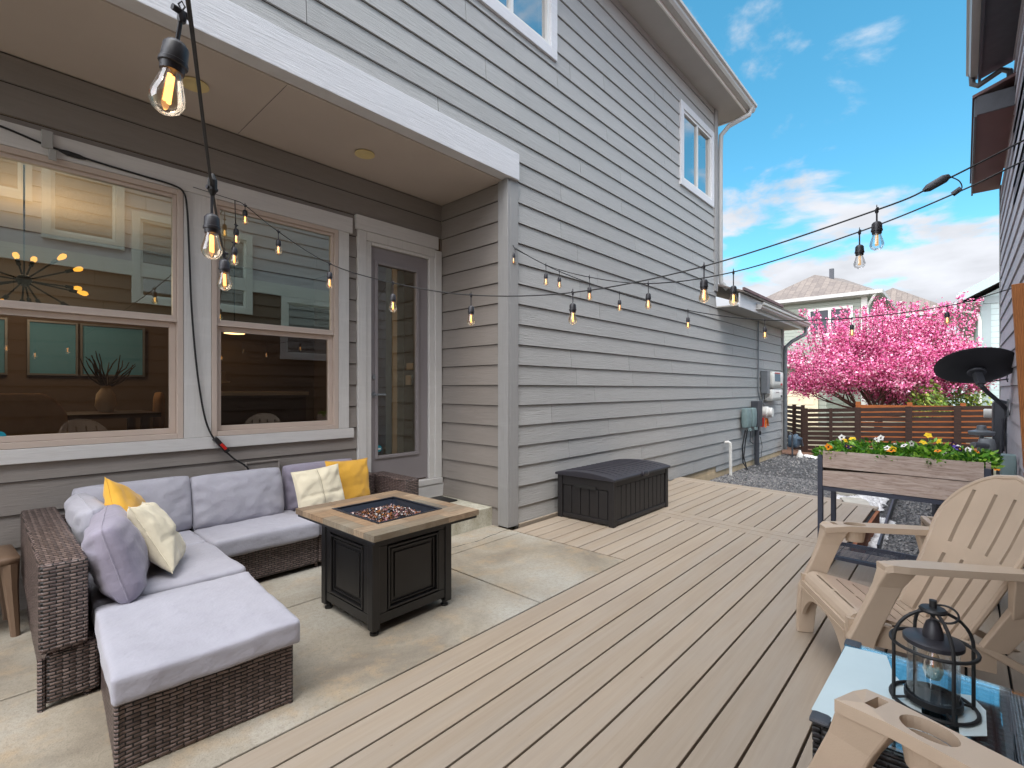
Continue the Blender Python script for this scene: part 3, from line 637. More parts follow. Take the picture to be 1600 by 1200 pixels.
for az, el, ln in ((5, 25, .34), (28, 2, .36), (-14, -10, .34), (-30, -34, .36), (70, 48, .26), (110, 60, .22), (150, 20, .34), (180, 4, .36), (205, -18, .34), (235, -42, .30), (262, -58, .27), (300, -50, .28), (330, 40, .30), (80, -30, .3), (130, -8, .34)):
    dr = Vector((math.cos(R(az))*math.cos(R(el)), math.sin(R(az))*math.cos(R(el)), math.sin(R(el))))
    f = MB(); f.tube([c0+dr*.04, c0+dr*(ln-.06)], .006, 6); f.tube([c0+dr*(ln-.07), c0+dr*(ln-.02)], .014, 8); a = f.build('arm', 'leg_matt', ch)
    f = MB(); f.lathe([(.008,0),(.016,.018),(.021,.04),(.017,.06),(0,.072)], c0+dr*(ln-.02), 12, dr); f.build('bulb', 'bulb_glow', a, smooth=True)
lp = bpy.data.lights.new('chandelier_light', 'POINT'); lp.energy = 38; lp.color = (1, .74, .48); lp.shadow_soft_size = .3
lo = bpy.data.objects.new('chandelier_light', lp); sc.collection.objects.link(lo); lo.parent = ch; lo.location = (.1, .9, .2)
T = thing('dining_table', 'dark dining table inside behind the left window', 'table', (.4, 5.7, .3)); f = MB(); f.box(-.3, 1.1, 5.3, 6.1, 1.0, 1.04); f.build('tabletop', 'counter_dark', T)
for x, y in ((-.2, 5.4), (1.0, 5.4), (-.2, 6.0), (1.0, 6.0)): f = MB(); f.bar((x, y, .3), (x, y, 1.0), .06, .06); f.build('leg', 'counter_dark', T)
def dchair(x, y, rz, label, group='upholstered dining chairs inside'):
    C = thing('dining_chair', label, 'chair', (x, y, .3), rz, group)
    f = MB(); f.rbox(.46, .44, .10, .04, (0, 0, .40), 6, 3); f.build('seat', 'chair_fabric', C, w=False, smooth='all')
    def rnd_top(p): return Vector((p.x*(1 if p.z < .05 else math.sqrt(max(0.02, 1-((p.z-.05)/.24)**2))), p.y, p.z))
    f = MB(); f.rbox(.5, .07, .52, .03, (0, -.24, .40), 12, 10, fn=rnd_top); f.build('backrest', 'chair_fabric', C, w=False, smooth='all')
    for a, b in ((-.2,-.2),(.2,-.2),(-.2,.2),(.2,.2)): f = MB(); f.bar((a, b, 0), (a, b, .41), .035, .035); f.build('leg', 'counter_dark', C, w=False)
dchair(.18, 5.0, 0, 'round backed beige dining chair nearest the left window pane'); dchair(.95, 5.85, R(75), 'beige dining chair turned sideways at the table end inside')
vs = thing('twig_vase', 'vase of bare dark twigs on the dining table inside', 'vase', (.78, 5.8, 1.04)); f = MB(); f.lathe([(.05,0),(.08,.06),(.07,.16),(.035,.22),(.04,.24)], (.78, 5.8, 1.04), 16); f.build('vase', 'room_white', vs, smooth=True)
f = MB(); rr = random.Random(9)
for i in range(16):
    p = Vector((.78, 5.8, 1.26)); q = [p.copy()]; dr = Vector((rr.uniform(-.8,.9), rr.uniform(-.3,.3), rr.uniform(.3,1.0))).normalized()
    for k in range(5): p = p + dr*rr.uniform(.05, .08); dr = (dr+Vector((rr.uniform(-.35,.35), rr.uniform(-.2,.2), rr.uniform(-.1,.45)))).normalized(); q.append(p.copy())
    f.tube(q, [.010,.008,.007,.006,.005,.003], 5)
f.build('twigs', 'twig', vs)
kc = thing('kitchen_counter', 'dim kitchen counter behind the middle window', 'counter', (2.0, 6.0, .3)); f = MB(); f.box(1.5, 2.6, 5.7, 6.4, .3, 1.18); f.build('cabinet', 'counter_dark', kc); f = MB(); f.box(1.45, 2.61, 5.65, 6.45, 1.181, 1.22); f.build('countertop', 'room_white', kc)
ck = MB(); ck.lathe([(.08,0),(.03,.02),(.03,.09),(.14,.10),(.14,.115),(.10,.116),(.10,.21),(.095,.22),(0,.22)], (1.72, 5.95, 1.222), 20); one(ck, 'cake_stand', 'room_white', 'small cream cake on a stand on the kitchen counter inside', 'cake stand', smooth=True)
pn = thing('pendant_light', 'glowing pendant light deep inside behind the middle window', 'lamp', (2.31, 7.2, 2.0))
f = MB(); f.lathe([(.13,0),(.13,.012),(.05,.05),(.015,.07),(.006,.08),(.006,.98)], (2.31, 7.2, 2.0), 20); f.build('shade', 'leg_matt', pn, smooth=True)
f = MB(); f.lathe([(.125,-.004),(.125,-.001),(0,-.001)], (2.31, 7.2, 2.0), 20); f.build('lamp_disc', 'lamp_warm', pn)
th = MB(); th.box(3.580, 3.5985, 4.94, 5.08, 1.49, 1.57); th.box(3.582, 3.5985, 4.99, 5.10, 1.30, 1.42); one(th, 'wall_thermostat', 'room_white', 'white thermostat on the hall wall seen through the door glass', 'thermostat')

# ------------------------------------------------------------------ neighbouring house on the right
NY = -.38
NH = thing('neighbour_house', 'lilac grey lap sided house at the right edge with brown eave soffits', 'house', (7.2, NY, 0))
NW = [(.50, 1.30, 3.10, 4.05), (1.38, 2.9, 2.42, 3.66), (-1.5, .42, 3.50, 4.4), (-3.4, -2.2, 3.1, 4.0), (3.35, 4.35, 1.75, 2.78)]
wall(NH, 'wall', 'siding_neighbour', 0, NY-.012, 1, -5, 7.23, 2.98, 4.66, holes=NW, seed=41)
wall(NH, 'wall', 'siding_neighbour_shaded', 0, NY-.012, 1, -5, 4.38, -.1, 2.78, holes=NW, seed=42)
wall(NH, 'wall', 'siding_neighbour', 0, NY-.012, 1, 4.38, 9.60, -.1, 2.78, seed=44)
wall(NH, 'wall', 'siding_neighbour', 0, NY-.012, 1, 4.4, 9.60, 2.78, 4.08, seed=43)
t = MB(); t.box(-5, 4.38, NY-.02, NY+.022, 2.785, 2.975); t.build('belly_band', 'trim_pale', NH)
t = MB(); t.box(9.58, 9.62, NY-.1, NY+.01, -.12, 4.08); t.build('corner_trim', 'trim_grey', NH)
t = MB(); t.box(-5, 9.58, NY-.10, NY-.03, -.3, 4.06); t.box(-5, 7.2, NY-.10, NY-.03, 4.06, 4.64); t.box(9.55, 9.58, -8, NY-.03, -.3, 4.06); t.build('core_wall', 'siding_neighbour', NH)
for x0, x1, z0, z1 in NW:
    t = MB(); frame_rect(t, x0, x1, z0, z1, .09, NY-.02, NY+.03); t.build('window_trim', 'trim_pale', NH)
    f = MB(); frame_rect(f, x0+.092, x1-.092, z0+.092, z1-.092, .03, NY-.03, NY+.01); fo = f.build('window', 'window_white', NH)
    f = MB(); f.box(x0+.12, x1-.12, NY-.025, NY-.02, z0+.12, z1-.12); f.build('pane', 'pane_upper', fo)
    f = MB(); f.box(x0+.12, x1-.12, NY-.028, NY-.0265, z0+.12, z1-.12); f.build('blind', 'blind_teal', fo)
def eave2(x0, x1, y1, z, m):
    e = MB(); e.box(x0, x1, NY, y1, z, z+.02); return e.build('eave', m, NH)
eave2(6.98, 9.75, -.105, 4.08, 'eave_soffit_brown')
e = MB(); e.box(6.96, 9.77, -.104, -.085, 4.06, 4.25); e.box(6.955, 6.98, NY, -.105, 4.075, 4.26); e.build('fascia', 'metal_dark', NH)
e = MB(); e.hexa([(6.94,-.07,4.25),(9.8,-.07,4.25),(9.8,-2.8,5.2),(6.94,-2.8,5.2),(6.94,-.07,4.28),(9.8,-.07,4.28),(9.8,-2.8,5.23),(6.94,-2.8,5.23)]); e.build('roof', 'roof_flashing', NH)
e = MB(); e.prism([(-5, NY, 4.66), (7.28, NY, 4.66), (7.45, -.145, 4.66), (-5, -.145, 4.66)], (0, 0, .02)); e.build('eave', 'metal_dark', NH)
e = MB(); e.box(-5, 7.46, -.143, -.12, 4.62, 4.86); e.build('fascia', 'metal_dark', NH)
mb = MB(); mb.prism([(-5, -.118-a, 4.68+b) for a, b in ((0,0),(-.06,0),(-.075,.06),(-.095,.075),(-.095,.115),(-.08,.11),(0,.10))], (12.48, 0, 0)); mb.build('gutter', 'downspout_grey', NH)
e = MB(); e.hexa([(-5,-.03,4.86),(7.5,-.03,4.86),(7.5,-5,6.9),(-5,-5,6.9),(-5,-.03,4.89),(7.5,-.03,4.89),(7.5,-5,6.93),(-5,-5,6.93)]); e.build('roof', 'roof_flashing', NH)
e = MB(); e.tube([(7.42,-.07,4.74),(7.43,-.075,4.62),(7.40,-.12,4.57),(7.30,-.30,4.62),(7.26,-.36,4.56)], .028, 8); e.tube([(7.26,-.36,4.56),(7.26,-.365,4.28)], .028, 8); e.build('downspout', 'gutter_dark', NH, smooth=True)

# satellite dish on its bent arm
SD = thing('satellite_dish', 'black satellite dish on a bent arm bolted to the right house wall', 'satellite dish', (7.70, NY, 1.02))
dc = Vector((7.30, -.105, 1.45)); ax = Vector((.02, .16, 1)).normalized()
ax = Vector((-.40, -.36, .84)).normalized()
ax = (Vector((.52, .10, .86))).normalized()
f = MB(); prof = [(0.0001, 0)]+[(.345*k/10, .055*(k/10)**2) for k in range(1, 11)]+[(.348, .058), (.345, .064)]+[(.34*k/10, .055*(k/10)**2+.008) for k in range(9, 0, -1)]+[(0.0001, .008)]
f.lathe(prof, dc, 48, ax); f.build('dish', 'dish_black', SD, smooth=True)
bk = dc-ax*.01
f = MB(); f.lathe([(.075,-.035),(.082,-.02),(.075,-.004)], dc, 20, ax); f.bar(bk-ax*.02, bk-ax*.14+Vector((0,-.02,-.02)), .07, .06); f.build('bracket', 'metal_dark', SD, bevel=.004)
f = MB(); f.tube([bk-ax*.12, bk-ax*.12+Vector((.0,-.02,-.05)), (7.42,-.20,1.21), (7.55,-.28,1.12), (7.70,NY+.03,1.03), (7.71,NY+.02,.96)], .022, 10); f.build('arm', 'metal_dark', SD, smooth=True)
f = MB(); f.box(7.63, 7.77, NY+.012, NY+.022, .94, 1.14); f.bar((7.66,NY+.03,1.10),(7.60,-.27,1.13),.02,.03); f.build('wall_plate', 'metal_grey', SD, bevel=.002)
f = MB(); f.tube([bk-ax*.13, (7.45,-.2,1.33), (7.62,NY+.02,1.36)], .008, 6); f.tube([(7.60,NY+.02,1.43),(7.60,NY+.03,1.36),(7.64,NY+.02,1.33)], .006, 6); f.tube([(7.6,NY+.03,1.0),(7.63,NY+.03,.9),(7.66,NY+.03,.78),(7.60,NY+.03,.66),(7.64,NY+.03,.5)], .006, 6); f.build('stay_rod', 'metal_dark', SD)
b = MB(); b.box(8.35, 8.75, NY+.012, NY+.10, .50, 1.10); b.box(8.37, 8.73, NY+.10, NY+.112, .52, 1.08); one(b, 'electrical_panel', 'metal_dark', 'dark grey electrical panel on the right house wall below the dish', 'panel', bevel=.004)
b = MB(); b.tube([(8.55, NY+.05, .5), (8.55, NY+.05, -.2)], .03, 8); b.tube([(8.3, NY+.04, .9), (8.3, NY+.04, -.2)], .014, 8); one(b, 'conduit_pipe', 'metal_dark', 'dark conduit pipe running down the right house wall under the panel', 'pipe')
b = MB(); b.lathe([(.055, 0), (.06, .01), (.06, .16), (.05, .17), (0, .17)], (9.0, NY+.012, .93), 20, (0, 1, .0)); one(b, 'dryer_vent_pipe', 'pipe_white', 'white round vent stub sticking out of the right house wall beside the fence', 'vent', smooth=True)
gm = thing('gas_meter', 'grey gas meter with round regulator on the right house wall behind the flowers', 'gas meter', (8.3, -.2, -.2))
f = MB(); f.rbox(.22, .16, .26, .05, (7.9, -.20, .42), 6, 4); f.build('meter_body', 'metal_grey', gm, smooth='all')
f = MB(); f.lathe([(.03,0),(.11,.01),(.12,.03),(.12,.05),(.05,.07),(.04,.12),(0,.125)], (8.0, -.16, .70), 24); f.build('regulator', 'metal_grey', gm, smooth=True)
f = MB(); f.tube([(8.0,-.16,.72),(8.0,-.16,.30),(8.0,-.2,.2),(8.0,-.3,.1),(8.0,-.3,-.2)], .022, 8); f.tube([(7.80,-.2,.60),(7.68,-.12,.62),(7.60,-.08,.62)], .03, 10); f.build('pipe', 'metal_grey', gm, smooth=True)
b = MB(); b.rbox(.16, .11, .24, .02, (6.52, NY+.07, .40), 6, 4); b.tube([(6.48, NY+.06, .4), (6.48, NY+.05, -.2)], .02, 8); b.tube([(6.56, NY+.06, .4), (6.57, NY+.05, -.2)], .012, 8); one(b, 'utility_box', 'meter_teal', 'small grey green utility box low on the right house wall above the chair', 'utility box', smooth=True)
# timber post that carries the lights
pp = MB(); a, b_ = D(1593, 443, 4.05), D(1613, 750, 4.15); a = Vector(a); b_ = Vector(b_); b_ = a + (b_-a)*1.35
pp.bar(b_, a, .095, .095, (0, 1, 0)); one(pp, 'timber_post', 'post_wood', 'orange brown timber post leaning at the right edge and carrying the light string', 'post', bevel=.004)
# flower pot by the wall
fp = thing('flower_pot', 'dark pot of orange pansies beside the right house wall', 'flower pot', (6.6, -.2, -.2))
f = MB(); f.lathe([(.09, 0), (.13, .30), (.14, .32), (.14, .36), (.12, .36), (.12, .33), (0, .33)], (6.6, -.2, -.2), 20); f.tube([(6.6,-.2,.12),(6.6,-.2,.5)], .015, 6); f.build('pot', 'bronze', fp, smooth=True)

# air conditioner
AC = thing('air_conditioner', 'dark louvred outdoor air conditioner on the gravel behind the planter', 'air conditioner', (6.2, -.05, -.2))
f = MB(); f.box(5.92, 6.5, -.34, .19, -.2, .36); f.build('core', 'leg_black', AC)
f = MB()
for k in range(26):
    z = -.17+k*.0205; f.box(5.905, 6.515, -.35, .203, z, z+.008)
for x, y in ((5.90, .20), (6.51, .20), (5.90, -.355)): f.box(x, x+.022, y-.015, y+.01, -.2, .38)
f.box(5.90, 5.915, -.06, -.03, -.2, .38); f.build('louvres', 'metal_dark', AC)
f = MB(); f.rbox(.64, .58, .05, .015, (6.21, -.075, .365), 6, 2); f.build('lid', 'metal_grey', AC, smooth='all')

# ------------------------------------------------------------------ utilities on the grey house wall
yw = YM-.006
b = thing('solar_inverter', 'white wall box with small screen and vents near the far end of the house wall', 'inverter', (11.2, yw, 1.3))
f = MB(); f.rbox(.80, .17, .34, .02, (11.22, yw-.09, 1.27), 6, 3); f.rbox(.80, .15, .24, .02, (11.22, yw-.085, 1.01), 6, 3); f.build('case', 'pipe_white', b, smooth='all')
f = MB(); f.box(10.95, 11.35, yw-.18, yw-.177, 1.41, 1.56); f.build('screen', 'screen_lcd', b)
f = MB(); f.box(10.95, 11.35, yw-.18, yw-.177, 1.57, 1.59); f.box(11.38, 11.5, yw-.18, yw-.177, 1.33, 1.37); f.build('status_strip', 'red_plastic', b)
f = MB(); f.box(11.45, 11.55, yw-.165, yw-.162, 1.08, 1.12); f.box(11.1, 11.3, yw-.165, yw-.162, 1.18, 1.19); f.build('mark', 'leg_black', b)
b = MB(); b.box(10.62, 10.80, yw-.13, yw, 1.16, 1.62); one(b, 'junction_box', 'metal_grey', 'grey junction box directly left of the white inverter', 'junction box', bevel=.006)
b = MB(); b.tube([(10.40,yw-.02,2.6),(10.40,yw-.02,1.2),(10.48,yw-.03,1.02),(10.7,yw-.03,.95),(11.0,yw-.03,.98)], .014, 8); b.tube([(10.68,yw-.03,1.16),(10.68,yw-.03,1.02)], .016, 8); b.tube([(10.75,yw-.03,.95),(10.72,yw-.03,.72)], .016, 8); one(b, 'conduit_pipe', 'metal_grey', 'thin grey conduit dropping from the garage eave to the wall boxes', 'pipe')
bx = None
for i, x in enumerate((9.50, 9.82)):
    b = MB(); b.rbox(.25, .13, .36, .045, (x, yw-.075, .54), 6, 4); b.box(x-.06, x+.06, yw-.16, yw-.13, .49, .54)
    one(b, 'phone_box', 'meter_teal', ('grey green utility box on the house wall, left one of the pair', 'grey green utility box on the house wall, right one of the pair')[i], 'utility box', 'pair of grey green wall boxes', smooth=True)
b = thing('meter_panel', 'tall dark grey meter panel with conduit running into the gravel', 'meter panel', (10.15, yw, -.25))
f = MB(); f.box(10.02, 10.32, yw-.12, yw, .53, 1.02); f.build('panel', 'metal_dark', b, bevel=.006)
f = MB(); f.tube([(10.17,yw-.06,.53),(10.17,yw-.06,-.25)], .045, 10); f.build('conduit', 'metal_dark', b, smooth=True)
b = thing('electric_meter', 'round white electric meter with red and orange tags on the house wall', 'electric meter', (10.75, yw, .7))
f = MB(); f.lathe([(.12,0),(.12,.10),(.10,.12),(.10,.17),(.085,.19),(0,.195)], (10.75, yw, .78), 20, (0,-1,0)); f.build('meter', 'pipe_white', b, smooth=True)
f = MB(); f.box(10.53, 10.62, yw-.07, yw-.02, .50, .68); f.build('tag', 'red_plastic', b)
f = MB(); f.bar((10.72,yw-.07,.70),(10.68,yw-.08,.48),.03,.02); f.bar((10.82,yw-.07,.66),(10.84,yw-.08,.50),.03,.02); f.build('tag', 'orange_plastic', b)
b = MB()
b.tube([(9.46,yw-.07,.5),(9.42,yw-.03,.2),(9.46,yw-.03,-.1),(9.5,yw-.1,-.22)], .012, 6); b.tube([(9.58,yw-.07,.5),(9.60,yw-.03,.3),(9.5,yw-.03,0),(9.52,yw-.08,-.22)], .010, 6); b.tube([(9.8,yw-.06,.5),(9.86,yw-.03,.26),(10.05,yw-.03,.20)], .008, 6); b.tube([(10.5,yw-.03,.3),(10.62,yw-.03,.1),(10.55,yw-.03,-.1),(10.36,yw-.03,-.12)], .005, 6)
b.lathe([(.04,0),(.04,.05),(0,.055)], (10.45, yw, .38), 12, (0,-1,0))
b.tube([(9.46,yw-.07,.47),(9.58,yw-.07,.47),(9.8,yw-.06,.47),(10.5,yw-.03,.35)], .004, 5)
one(b, 'wall_cable', 'cable_black', 'loose black cables hanging below the wall boxes to the gravel', 'cable')
b = MB(); b.tube([(8.58,yw-.02,.34),(8.58,yw-.07,.355),(8.585,yw-.10,.33),(8.59,yw-.10,.25),(8.60,yw-.10,-.25)], .026, 10); one(b, 'vent_pipe', 'pipe_white', 'white plastic pipe standing in the gravel against the house wall', 'pipe', smooth=True)
gm = thing('gas_regulator', 'blue grey gas meter with white and green bottle at the far house corner', 'gas meter', (12.1, 2.75, -.25))
f = MB(); f.rbox(.30, .2, .26, .05, (12.05, 2.72, -.02), 6, 4, amp=.02); f.lathe([(.03,0),(.11,.01),(.12,.05),(.05,.08),(.03,.13),(0,.13)], (12.05, 2.68, .14), 18); f.build('meter_body', 'meter_blue', gm, smooth='all')
f = MB(); f.tube([(11.88,2.8,.25),(11.86,2.75,.30),(11.82,2.7,.27),(11.82,2.7,-.28)], .018, 8); f.tube([(12.1,2.7,.14),(12.2,2.62,.16),(12.24,2.6,.0)], .03, 8); f.build('pipe', 'metal_dark', gm, smooth=True)
f = MB(); f.lathe([(.06,0),(.06,.14),(.03,.2),(.02,.24),(0,.24)], (11.92, 2.58, -.3), 14); one(f, 'spray_bottle', 'far_white', 'white and green bottle standing on gravel below the blue grey gas meter', 'bottle', smooth=True)
f = MB(); f.lathe([(.0615,0),(.0615,.05)], (11.92, 2.58, -.27), 14); bo = f.build('bottle_label', 'leaf_green', bpy.data.objects['spray_bottle'])

# ------------------------------------------------------------------ fences
FN = thing('slat_fence', 'dark brown horizontal slat fence across the side yard', 'fence', (12.95, 1.1, -.3))
def ztop(y): return .80 + (2.70-y)*.048
def fence_panel(x, y0, y1, zt0, zt1, n, sh, gap, mat, parent, name='slat_panel', th=.02):
    f = MB()
    for k in range(n):
        a, b = zt0-k*(sh+gap), zt1-k*(sh+gap)
        f.hexa([(x,y0,a-sh),(x+th,y0,a-sh),(x+th,y1,b-sh),(x,y1,b-sh),(x,y0,a),(x+th,y0,a),(x+th,y1,b),(x,y1,b)])
    return f.build(name, mat, parent)
segs = [(2.66, 1.70), (1.66, .84), (.80, .10), (.06, -.62)]
for y0, y1 in segs: fence_panel(12.90, y1, y0, ztop(y1)-.01, ztop(y0)-.01, 11, .077, .028, 'fence_brown', FN)
for y in (2.68, 1.68, .82, .08, -.60):
    f = MB(); f.box(12.86, 12.895, y-.055, y+.055, -.36, ztop(y)+.005); f.build('post', 'fence_brown', FN)
f = MB(); f.box(12.84, 12.86, 2.14, 2.20, -.3, ztop(2.2)); f.build('post', 'fence_brown', FN)
GT = thing('slat_gate', 'short dark brown slat gate beside the house corner', 'gate', (13.2, 2.95, -.3))
f = MB()
for k in range(11):
    z = .84-k*.105; f.bar((12.93, 2.74, z-.03), (13.9, 3.42, z-.03), .075, .02, (0,0,1)) if False else f.hexa([(12.93,2.74,z-.075),(12.95,2.72,z-.075),(13.92,3.40,z-.075),(13.9,3.42,z-.075),(12.93,2.74,z),(12.95,2.72,z),(13.92,3.40,z),(13.9,3.42,z)])
f.build('slat_panel', 'fence_brown', GT)
for x, y in ((12.92, 2.74), (13.3, 3.0)): f = MB(); f.box(x-.04, x+.03, y-.04, y+.03, -.36, .88); f.build('post', 'fence_brown', GT)
f = MB(); f.bar((12.90, 2.75, .4), (12.93, 2.70, -.25), .05, .03); f.build('brace', 'fence_brown', GT)
CF = thing('cedar_fence', 'bright orange cedar slat fence seen through the brown fence', 'fence', (15.2, .8, -.3))
fence_panel(15.2, -.95, 1.98, .87, .85, 9, .12, .022, 'cedar', CF)
for y in (1.98, .95, .0, -.9): f = MB(); f.box(15.225, 15.29, y-.05, y+.05, -.36, .93); f.build('post', 'cedar', CF)

# ------------------------------------------------------------------ pink crab apple tree
TR = thing('pink_tree', 'crab apple tree in full pink blossom behind the brown fence', 'tree', (19.3, 1.95, -.36))
rr = random.Random(12); br = MB(); bl = MB(); tips = []
def grow(p, d, ln, r, lv):
    pts = [p.copy()]; n = 5; dd = d.copy()
    for k in range(n):
        dd = (dd + Vector((rr.uniform(-.16,.16), rr.uniform(-.16,.16), rr.uniform(-.05,.16)))).normalized(); p = p + dd*ln/n; pts.append(p.copy())
    br.tube(pts, [r*(1-.5*k/n) for k in range(n+1)], 6 if lv < 2 else 4, caps=False)
    if lv >= 3:
        tips.append(pts); return
    for k in range(4 if lv < 2 else 4):
        t = rr.uniform(.35, 1) if k else 1; q = pts[min(n, int(t*n+.5))]
        ang = rr.uniform(0, 6.283); sp = rr.uniform(.35, .95) if lv < 2 else rr.uniform(.3, .9)
        nd = (dd + Vector((math.cos(ang), math.sin(ang), rr.uniform(-.18, .55)))*sp).normalized()
        grow(q, nd, ln*rr.uniform(.62, .86), r*.5, lv+1)
base = Vector((19.3, 1.95, -.36))
br.tube([base, base+Vector((.02,.03,.5)), base+Vector((0,0,.95))], [.13,.11,.10], 8)
for k in range(13):
    a = 6.283*k/13 + rr.uniform(-.3, .3); e = (-.05, 1.0, .35)[k%3]+rr.uniform(-.1, .2)
    grow(base+Vector((0,0,.85+rr.uniform(-.15,.1))), Vector((math.cos(a), math.sin(a), e)).normalized(), rr.uniform(1.02, 1.3)*(1.15 if e > .6 else 1), .05, 0)
def petal(c, s):
    n = Vector((rr.uniform(-1,1), rr.uniform(-1,1), rr.uniform(-.6,1))).normalized(); x = n.orthogonal().normalized(); y = n.cross(x); a = rr.uniform(0, 6.28)
    x, y = x*math.cos(a)+y*math.sin(a), y*math.cos(a)-x*math.sin(a)
    bl.add([c+x*s, c+y*s*.8+n*s*.3, c-x*s, c-y*s*.8+n*s*.3], [(0,1,2,3)])
cen = base+Vector((0,0,2.65))
for pts in tips:
    for k in range(1, len(pts)):
        p = pts[k]
        if rr.random() < .15 or noise.noise(p*1.6) < -.22: continue
        for j in range(rr.randint(22, 40)):
            petal(p + Vector((rr.gauss(0,.12), rr.gauss(0,.12), rr.gauss(0,.11))), rr.uniform(.020, .044))
# upright blossom spikes along the outline
for k in range(1250):     # filler sprays low in the crown and round its rim
    a = rr.uniform(0, 6.283); r0 = 2.3*math.sqrt(rr.uniform(.10, 1)); z = rr.uniform(-1.25, .35)*(1-.25*r0/2.6) ; z = max(z, -1.35+.30*(r0/2.6)**2)
    p = cen+Vector((math.cos(a)*r0, math.sin(a)*r0, z)); sp = rr.uniform(.05, .12)
    if noise.noise(p*1.3) < -.06: continue
    for j in range(rr.randint(8, 20)): petal(p+Vector((rr.gauss(0, sp), rr.gauss(0, sp), rr.gauss(0, sp*.8))), rr.uniform(.022, .046))
for k in range(84):
    a = rr.uniform(0, 6.283); r0 = rr.uniform(.3, 2.15); p = cen+Vector((math.cos(a)*r0, math.sin(a)*r0, .75*math.sqrt(max(0,1-(r0/2.9)**2))+.1)); h = rr.uniform(.5, 1.05)
    lean = Vector((math.cos(a)*.28*r0/2.3, math.sin(a)*.28*r0/2.3, 1)).normalized()
    br.tube([p-lean*.5, p+lean*h], [.012, .004], 4)
    for j in range(int(h*95)):
        petal(p+lean*rr.uniform(-.3, h)+Vector((rr.gauss(0,.035), rr.gauss(0,.035), 0)), rr.uniform(.022, .042))
br.build('trunk', 'bark', TR); bl.build('crown', 'blossom', TR)
def shrub(name, c, rx, rz, n, label, mat='shrub_green', seed=1):
    t = thing(name, label, 'shrub', c); r2 = random.Random(seed); f = MB(); g = MB(); c = Vector(c)
    for k in range(14):
        a = r2.uniform(0, 6.28); g.tube([c, c+Vector((math.cos(a)*rx*.6, math.sin(a)*rx*.6, rz*1.5))], [.02, .006], 4)
    for k in range(n):
        d = Vector((r2.gauss(0,1), r2.gauss(0,1), r2.gauss(0,1))).normalized()*(r2.random()**.4)
        p = c+Vector((d.x*rx, d.y*rx, rz+d.z*rz)); nn_ = Vector((r2.uniform(-1,1), r2.uniform(-1,1), r2.uniform(0,1))).normalized(); x = nn_.orthogonal().normalized(); y = nn_.cross(x); s = r2.uniform(.03, .07)
        f.add([p+x*s, p+y*s*.6, p-x*s, p-y*s*.6], [(0,1,2,3)])
    g.build('stem', 'bark', t); f.build('foliage', mat, t)
shrub('green_shrub', (18.2, .75, -.36), .5, .95, 1500, 'yellow green shrub under the right side of the pink tree', seed=3)
shrub('green_shrub', (20.4, .05, -.36), .7, 1.1, 1800, 'olive green shrub just left of the satellite dish behind the fence', seed=5)

# ------------------------------------------------------------------ houses in the distance
def far_house(name, label, x0, x1, y0, y1, zb, ze, zr, wallm, over=.6, ridge=None, group='houses in the distance'):
    h = thing(name, label, 'house', ((x0+x1)/2, (y0+y1)/2, zb), 0, group)
    f = MB(); f.box(x0, x1, y0, y1, zb, ze); f.build('wall', wallm, h)
    f = MB(); a0, a1, b0, b1 = x0-over, x1+over, y0-over, y1+over
    r0, r1 = ridge if ridge else (Vector((x0+(y1-y0)/2, (y0+y1)/2, zr)), Vector((x1-(y1-y0)/2, (y0+y1)/2, zr)))
    v = [(a0,b0,ze+.12),(a1,b0,ze+.12),(a1,b1,ze+.12),(a0,b1,ze+.12), tuple(r0), tuple(r1)]
    f.add(v, [(0,1,5,4),(1,2,5),(2,3,4,5),(3,0,4),(3,2,1,0)]); f.build('roof', 'shingles', h)
    f = MB(); f.box(a0, a1, b0, b1, ze+.0, ze+.10); f.build('eave', 'eave_soffit', h)
    f = MB(); t = .12; f.box(a0-t, a0-.01, b0-t, b1+t, ze+.02, ze+.20); f.box(a0-.01, a1, b0-t, b0-.01, ze+.02, ze+.20); f.build('gutter', 'gutter', h)
    return h
def far_window(h, x, y0, y1, z0, z1, n=2):
    f = MB(); frame = .14
    f.box(x-.06, x-.005, y0, y1, z0, z0+frame); f.box(x-.06, x-.005, y0, y1, z1-frame, z1); f.box(x-.06, x-.005, y0, y0+frame, z0+frame, z1-frame); f.box(x-.06, x-.005, y1-frame, y1, z0+frame, z1-frame)
    ym = (y0+y1)/2; f.box(x-.06, x-.005, ym-.06, ym+.06, z0+frame, z1-frame); wo = f.build('window', 'far_white', h)
    f = MB(); f.box(x-.009, x-.004, y0+frame, y1-frame, z0+frame, z1-frame); f.build('pane', 'metal_dark', wo)
h1 = far_house('distant_house', 'green grey hip roofed house rising behind the left of the pink tree', 29.9, 37.4, 3.55, 8.3, -.5, 5.85, 7.75, 'far_laps', ridge=(Vector((32.6, 6.3, 7.85)), Vector((34.5, 5.2, 7.75))))
far_window(h1, 29.9, 4.1, 6.1, 4.0, 5.5)
f = MB(); f.box(29.86, 29.9, 3.5, 3.75, -.5, 5.85); f.build('corner_trim', 'far_white', h1)
f = MB(); f.tube([(29.3, 3.1, 5.9), (29.5, 3.3, 5.6), (29.85, 3.5, 5.3), (29.85, 3.5, 0)], .06, 6); f.build('downspout', 'far_white', h1)
f = MB(); f.box(31.8, 32.0, 5.25, 5.45, 7.0, 7.9); f.build('chimney_pipe', 'metal_dark', h1)
gr = thing('distant_garage', 'cream garage with panelled door behind the left end of the fence', 'garage', (26.5, 5.6, -.5), 0, None)
f = MB(); f.box(24.5, 28.5, 4.3, 9.5, -.5, 2.3); f.build('wall', 'far_laps', gr)
f = MB(); f.box(24.42, 24.495, 4.6, 8.9, -.5, 1.55); go = f.build('garage_door', 'garage_cream', gr)
f = MB()
